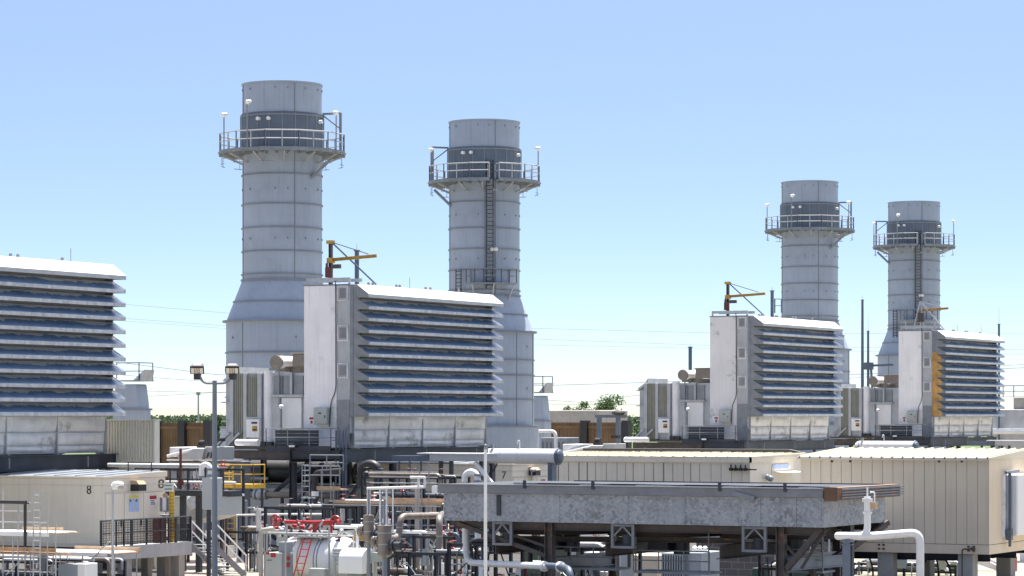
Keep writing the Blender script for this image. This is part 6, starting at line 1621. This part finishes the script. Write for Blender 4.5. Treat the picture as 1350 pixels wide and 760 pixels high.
# ================================================================== behind the cooler: transformers, block building
def transformer(pa, pb, yt_, dd, label):
    x0,yy,zt = P(pa,yt_,dd); x1=XatY(pb,yy); w=x1-x0
    root = thing('transformer', label, 'transformer', ((x0+x1)/2,yy+1,0), 'grey transformers behind the air cooler')
    b = MB(); b.box(x0+w*.5,x1,yy+.3,yy+2.2,.1,zt); build('tank', b, M['trans'], root, bevel=.03)
    b = MB(); n=9
    for k in range(n): x=x0+(w*.62)*k/n; b.box(x,x+.05,yy,yy+1.2,.3,zt-.12)
    b.box(x0-.03,x0+w*.64,yy+.05,yy+1.15,zt-.12,zt-.05); b.box(x0,x0+w*.6,yy+.4,yy+.9,.25,zt-.2); build('radiator', b, M['trans'], root)
    b = MB()
    for k in range(3): x=x0+w*(.58+.14*k); b.lathe(x,yy+1.2,[(.1,zt),(.13,zt+.06),(.07,zt+.1),(.11,zt+.16),(.05,zt+.24)],10)
    build('bushing', b, M['sign_white'], root)
    b = MB(); b.box(x0+w*.7,x1+.02,yy+.2,yy+.297,.4,zt-.3); build('door', b, M['trans'], root)
    b = MB(); b.box(x0,x1,yy+.2,yy+2.2,0,.1); build('plinth', b, M['concrete'], root)
transformer(766,806,727,121,'grey transformer with radiator fins right of the blue grey elbow pipe')
transformer(872,921,728,121,'grey transformer with radiator fins standing against the block wall')
y3=118.; xa,xb=XatY(918,y3),XatY(1000,y3); za=Z(710,xa,y3)
root = thing('block_building', 'low building of brown concrete blocks with pale blue fascia behind the air cooler', 'building', ((xa+xb)/2,y3+3,0))
b = MB(); b.box(xa,xb+2.2,y3,y3+6,0,za); build('wall', b, M['cmu'], root)
b = MB(); b.box(xa-.15,xb+2.35,y3-.15,y3+6.1,za+.002,za+.55); build('fascia', b, M['trans'], root)
b = MB(); b.box(XatY(1001,y3-.4),XatY(1090,y3-.4),y3-1.2,y3-.4,0,Z(747,xb,y3)); solo('green_bin', b, M['green_paint'], 'dark green metal bin in front of the block building', 'bin', bevel=.03)
y3=124.; b=MB(); b.box(XatY(690,y3),XatY(772,y3),y3,y3+2,0,Z(722,xa,y3)); b.box(XatY(694,y3),XatY(768,y3),y3-.03,y3-.003,.4,Z(726,xa,y3)); solo('switchgear', b, M['green_paint'], 'dark green switchgear in the shade below the middle of the air cooler', 'cabinet', bevel=.04)
y3=128.; b=MB(); b.box(XatY(738,y3),XatY(766,y3),y3,y3+2,0,Z(706,xa,y3)); solo('switchgear', b, M['sign_white'], 'white switchgear cabinet behind the transformer below the air cooler', 'cabinet', bevel=.04)
y3=123.; b=MB(); b.box(XatY(822,y3),XatY(866,y3),y3,y3+2,0,Z(735,xa,y3)); solo('switchgear', b, M['cream'], 'pale yellowish cabinet between the two grey transformers', 'cabinet', bevel=.04)
y3=108.; root = thing('warning_post', 'red and white post low below the air cooler, left of the blue grey elbow', 'post', P(693,750,108)[:2]+(0,))
x,yy,z=P(692.5,750,108); b=MB(); b.tube([(x,yy,0),(x,yy,z)],.07,10); build('post', b, M['red'], root); b=MB(); b.tube([(x,yy,z-.5),(x,yy,z-.35)],.075,10); build('band', b, M['sign_white'], root)

# ================================================================== trees, far wood, wires
def tree(px, ptop, pbase_w, dd, seed, label, dense=1.):
    rnd = random.Random(seed); x,y,zt = P(px,ptop,dd); w = pbase_w*dd/F
    root = thing('leafy_tree', label, 'tree', (x,y,0), 'trees beyond the plant')
    b = MB(); h=zt; b.tube([(x,y,0),(x+.1,y,h*.35),(x-.1,y+.1,h*.7),(x,y,h*.93)],.28,8,r1=.05)
    tips=[]
    for k in range(9):
        t=rnd.uniform(.3,.85); a=rnd.uniform(0,6.28); l=w*.5*rnd.uniform(.6,1.)*(1.15-t*.7); p=(x,y,h*t); q=(x+l*math.cos(a),y+l*math.sin(a),h*t+l*rnd.uniform(.3,.9)); q=(q[0],q[1],min(q[2],h*.97)); b.tube([p,((p[0]+q[0])/2,(p[1]+q[1])/2,(p[2]+q[2])/2+.2),q],.09,6,r1=.03); tips.append(q)
    build('trunk', b, M['bark'], root, smooth=True)
    b = MB(); tips += [(x,y,h*.95),(x,y,h*.8)]
    tips += [(x+rnd.gauss(0,w*.28),y+rnd.gauss(0,w*.28),h*rnd.uniform(.35,.95)) for _ in range(14)]
    for c in tips:
        n=int(230*dense); R_=w*rnd.uniform(.12,.22)
        for i in range(n):
            v=Vector((rnd.gauss(0,1),rnd.gauss(0,1),rnd.gauss(0,.8)))*R_*.62; p=Vector(c)+v
            if p.z>zt+.4: continue
            u=Vector((rnd.gauss(0,1),rnd.gauss(0,1),rnd.gauss(0,1))).normalized(); t_=u.orthogonal().normalized(); s=rnd.uniform(.16,.34)*dd/420
            b.add([p-u*s*.5,p+t_*s*.35,p+u*s*.6,p-t_*s*.35],[(0,1,2,3)])
    build('crown', b, M['leaf'], root)
tree(800,523,40,420,3,'tallest leafy tree above the timber wall, left of the third filter house enclosure')
tree(770,530,34,430,5,'smaller leafy tree above the concrete building',.8)
tree(748,536,22,440,8,'lowest sparse leafy tree above the concrete building edge',.5)
tree(287,547,15,330,11,'dark leafy tree behind the end of the enclosure beside the floodlight pole')
rnd = random.Random(4); b = MB()
for row in range(3):
    dd = 900+row*60
    for px in range(-140, 1500, 5):
        x,y,_ = P(px+rnd.uniform(-2,2), 550, dd); h = 7.6+rnd.uniform(.0,.9)+.35*math.sin(px*.05)+row*.2
        w = rnd.uniform(1.2,2.6)
        for i in range(34):
            p=Vector((x+rnd.gauss(0,w*.7),y+rnd.gauss(0,w),rnd.uniform(0,1)**.55*h)); u=Vector((rnd.gauss(0,1),rnd.gauss(0,1),rnd.gauss(0,1))).normalized(); t_=u.orthogonal().normalized(); s=rnd.uniform(.5,1.1)
            b.add([p-u*s*.6,p+t_*s*.5,p+u*s*.6,p-t_*s*.5],[(0,1,2,3)])
tag(build('far_wood', b, M['wood_far']), 'green band of far trees along the horizon', 'trees', kind='stuff')
WR = [([(-120,376),(170,402),(300,413),(700,433),(930,439),(1480,441)],620,.055,'topmost overhead wire crossing the sky'),
      ([(-120,398),(170,420.5),(300,430),(700,447),(930,455.5),(1480,463)],620,.055,'second overhead wire from the top'),
      ([(-120,402),(170,424),(300,433.5),(700,455),(930,459.5),(1480,470)],640,.05,'faint third overhead wire just under the second'),
      ([(-120,455),(165,479),(283,494),(600,507),(718,508.5),(870,504),(1480,480)],420,.075,'thick overhead wire passing just above the leafy tree and the floodlights'),
      ([(-120,470),(200,498),(300,505),(718,527.5),(770,531),(835,522),(1480,470)],430,.06,'overhead wire dipping behind the leafy tree top'),
      ([(-120,512),(200,516),(330,519),(718,533),(835,534),(1480,520)],460,.06,'lowest straight overhead wire near the treeline'),
      ([(-120,530),(200,522.5),(318,516),(500,500)],470,.06,'overhead wire rising to the right behind the floodlight pole')]
for pts,dd,r,lab in WR:
    P3=[Vector(P(px,py,dd)) for px,py in pts]
    b=MB(); fine=[]
    for i in range(len(P3)-1):
        for k in range(6): t=k/6; fine.append(P3[i]*(1-t)+P3[i+1]*t)
    fine.append(P3[-1]); b.tube(fine,r*.6,5)
    solo('overhead_wire', b, M['wire'], lab, 'wire', 'overhead wires')
x,y,z=P(261.5,521,500); b=MB(); root=thing('utility_pole','pale slender utility pole beyond the far treeline left of the floodlight pole','pole',(x,y,0)); b.tube([(x,y,0),(x,y,z)],.2,8,r1=.14); build('pole',b,M['galv'],root); b=MB(); b.box(x-.3,x+.3,y-.2,y+.2,z,z+.5); build('cap',b,M['steel_grey'],root)

# ================================================================== camera, sky, sun
cam = bpy.data.cameras.new('camera'); co = bpy.data.objects.new('camera', cam); COL.objects.link(co)
co.location = (0,0,ZC); co.rotation_euler = (R(90),0,TH)
cam.sensor_width = 36; cam.lens = 36*F/1350; cam.shift_y = (HOR-380)/1350; cam.clip_end = 20000; cam.clip_start = 1
SCN.camera = co
SKYZ, SKYO = 3.4, .03 
AZ = R(20); EL = R(74)           # sun: high, beyond the plant and a little to the right
dx = -S*math.cos(AZ)+C*math.sin(AZ); dyy = C*math.cos(AZ)+S*math.sin(AZ)
sd = Vector((dx*math.cos(EL), dyy*math.cos(EL), math.sin(EL)))
sl = bpy.data.lights.new('sun','SUN'); sl.energy = 4.8; sl.angle = R(.5); sl.color = (1,.95,.87)
so = bpy.data.objects.new('sun', sl); COL.objects.link(so); so.rotation_euler = (-sd).to_track_quat('-Z','Y').to_euler(); so.location=(0,0,100)
wd = bpy.data.worlds.new('World'); SCN.world = wd; wd.use_nodes = True
nt = wd.node_tree; bg = nt.nodes['Background']
sk = nt.nodes.new('ShaderNodeTexSky'); sk.sky_type = 'NISHITA'; sk.sun_disc = False
sk.sun_elevation = EL; sk.sun_rotation = math.atan2(dx, dyy); sk.altitude = 0; sk.air_density = 1.; sk.dust_density = 1.0; sk.ozone_density = .6
tcw = nt.nodes.new('ShaderNodeTexCoord'); vm = nt.nodes.new('ShaderNodeVectorMath'); vm.operation = 'MULTIPLY'; vm.inputs[1].default_value = (1,1,SKYZ)
va = nt.nodes.new('ShaderNodeVectorMath'); va.operation = 'ADD'; va.inputs[1].default_value = (0,0,SKYO); vn = nt.nodes.new('ShaderNodeVectorMath'); vn.operation = 'NORMALIZE'
nt.links.new(tcw.outputs['Generated'], vm.inputs[0]); nt.links.new(vm.outputs[0], va.inputs[0]); nt.links.new(va.outputs[0], vn.inputs[0]); nt.links.new(vn.outputs[0], sk.inputs['Vector'])
nt.links.new(sk.outputs[0], bg.inputs['Color']); bg.inputs['Strength'].default_value = .083
vs = SCN.view_settings; vs.view_transform = 'Standard'; vs.look = 'None'; vs.gamma = 1; vs.use_curve_mapping = False; vs.exposure = 1.3
SCN.render.engine = 'CYCLES'; SCN.cycles.use_denoising = True; SCN.cycles.max_bounces = 8; SCN.cycles.diffuse_bounces = 4; SCN.cycles.glossy_bounces = 4
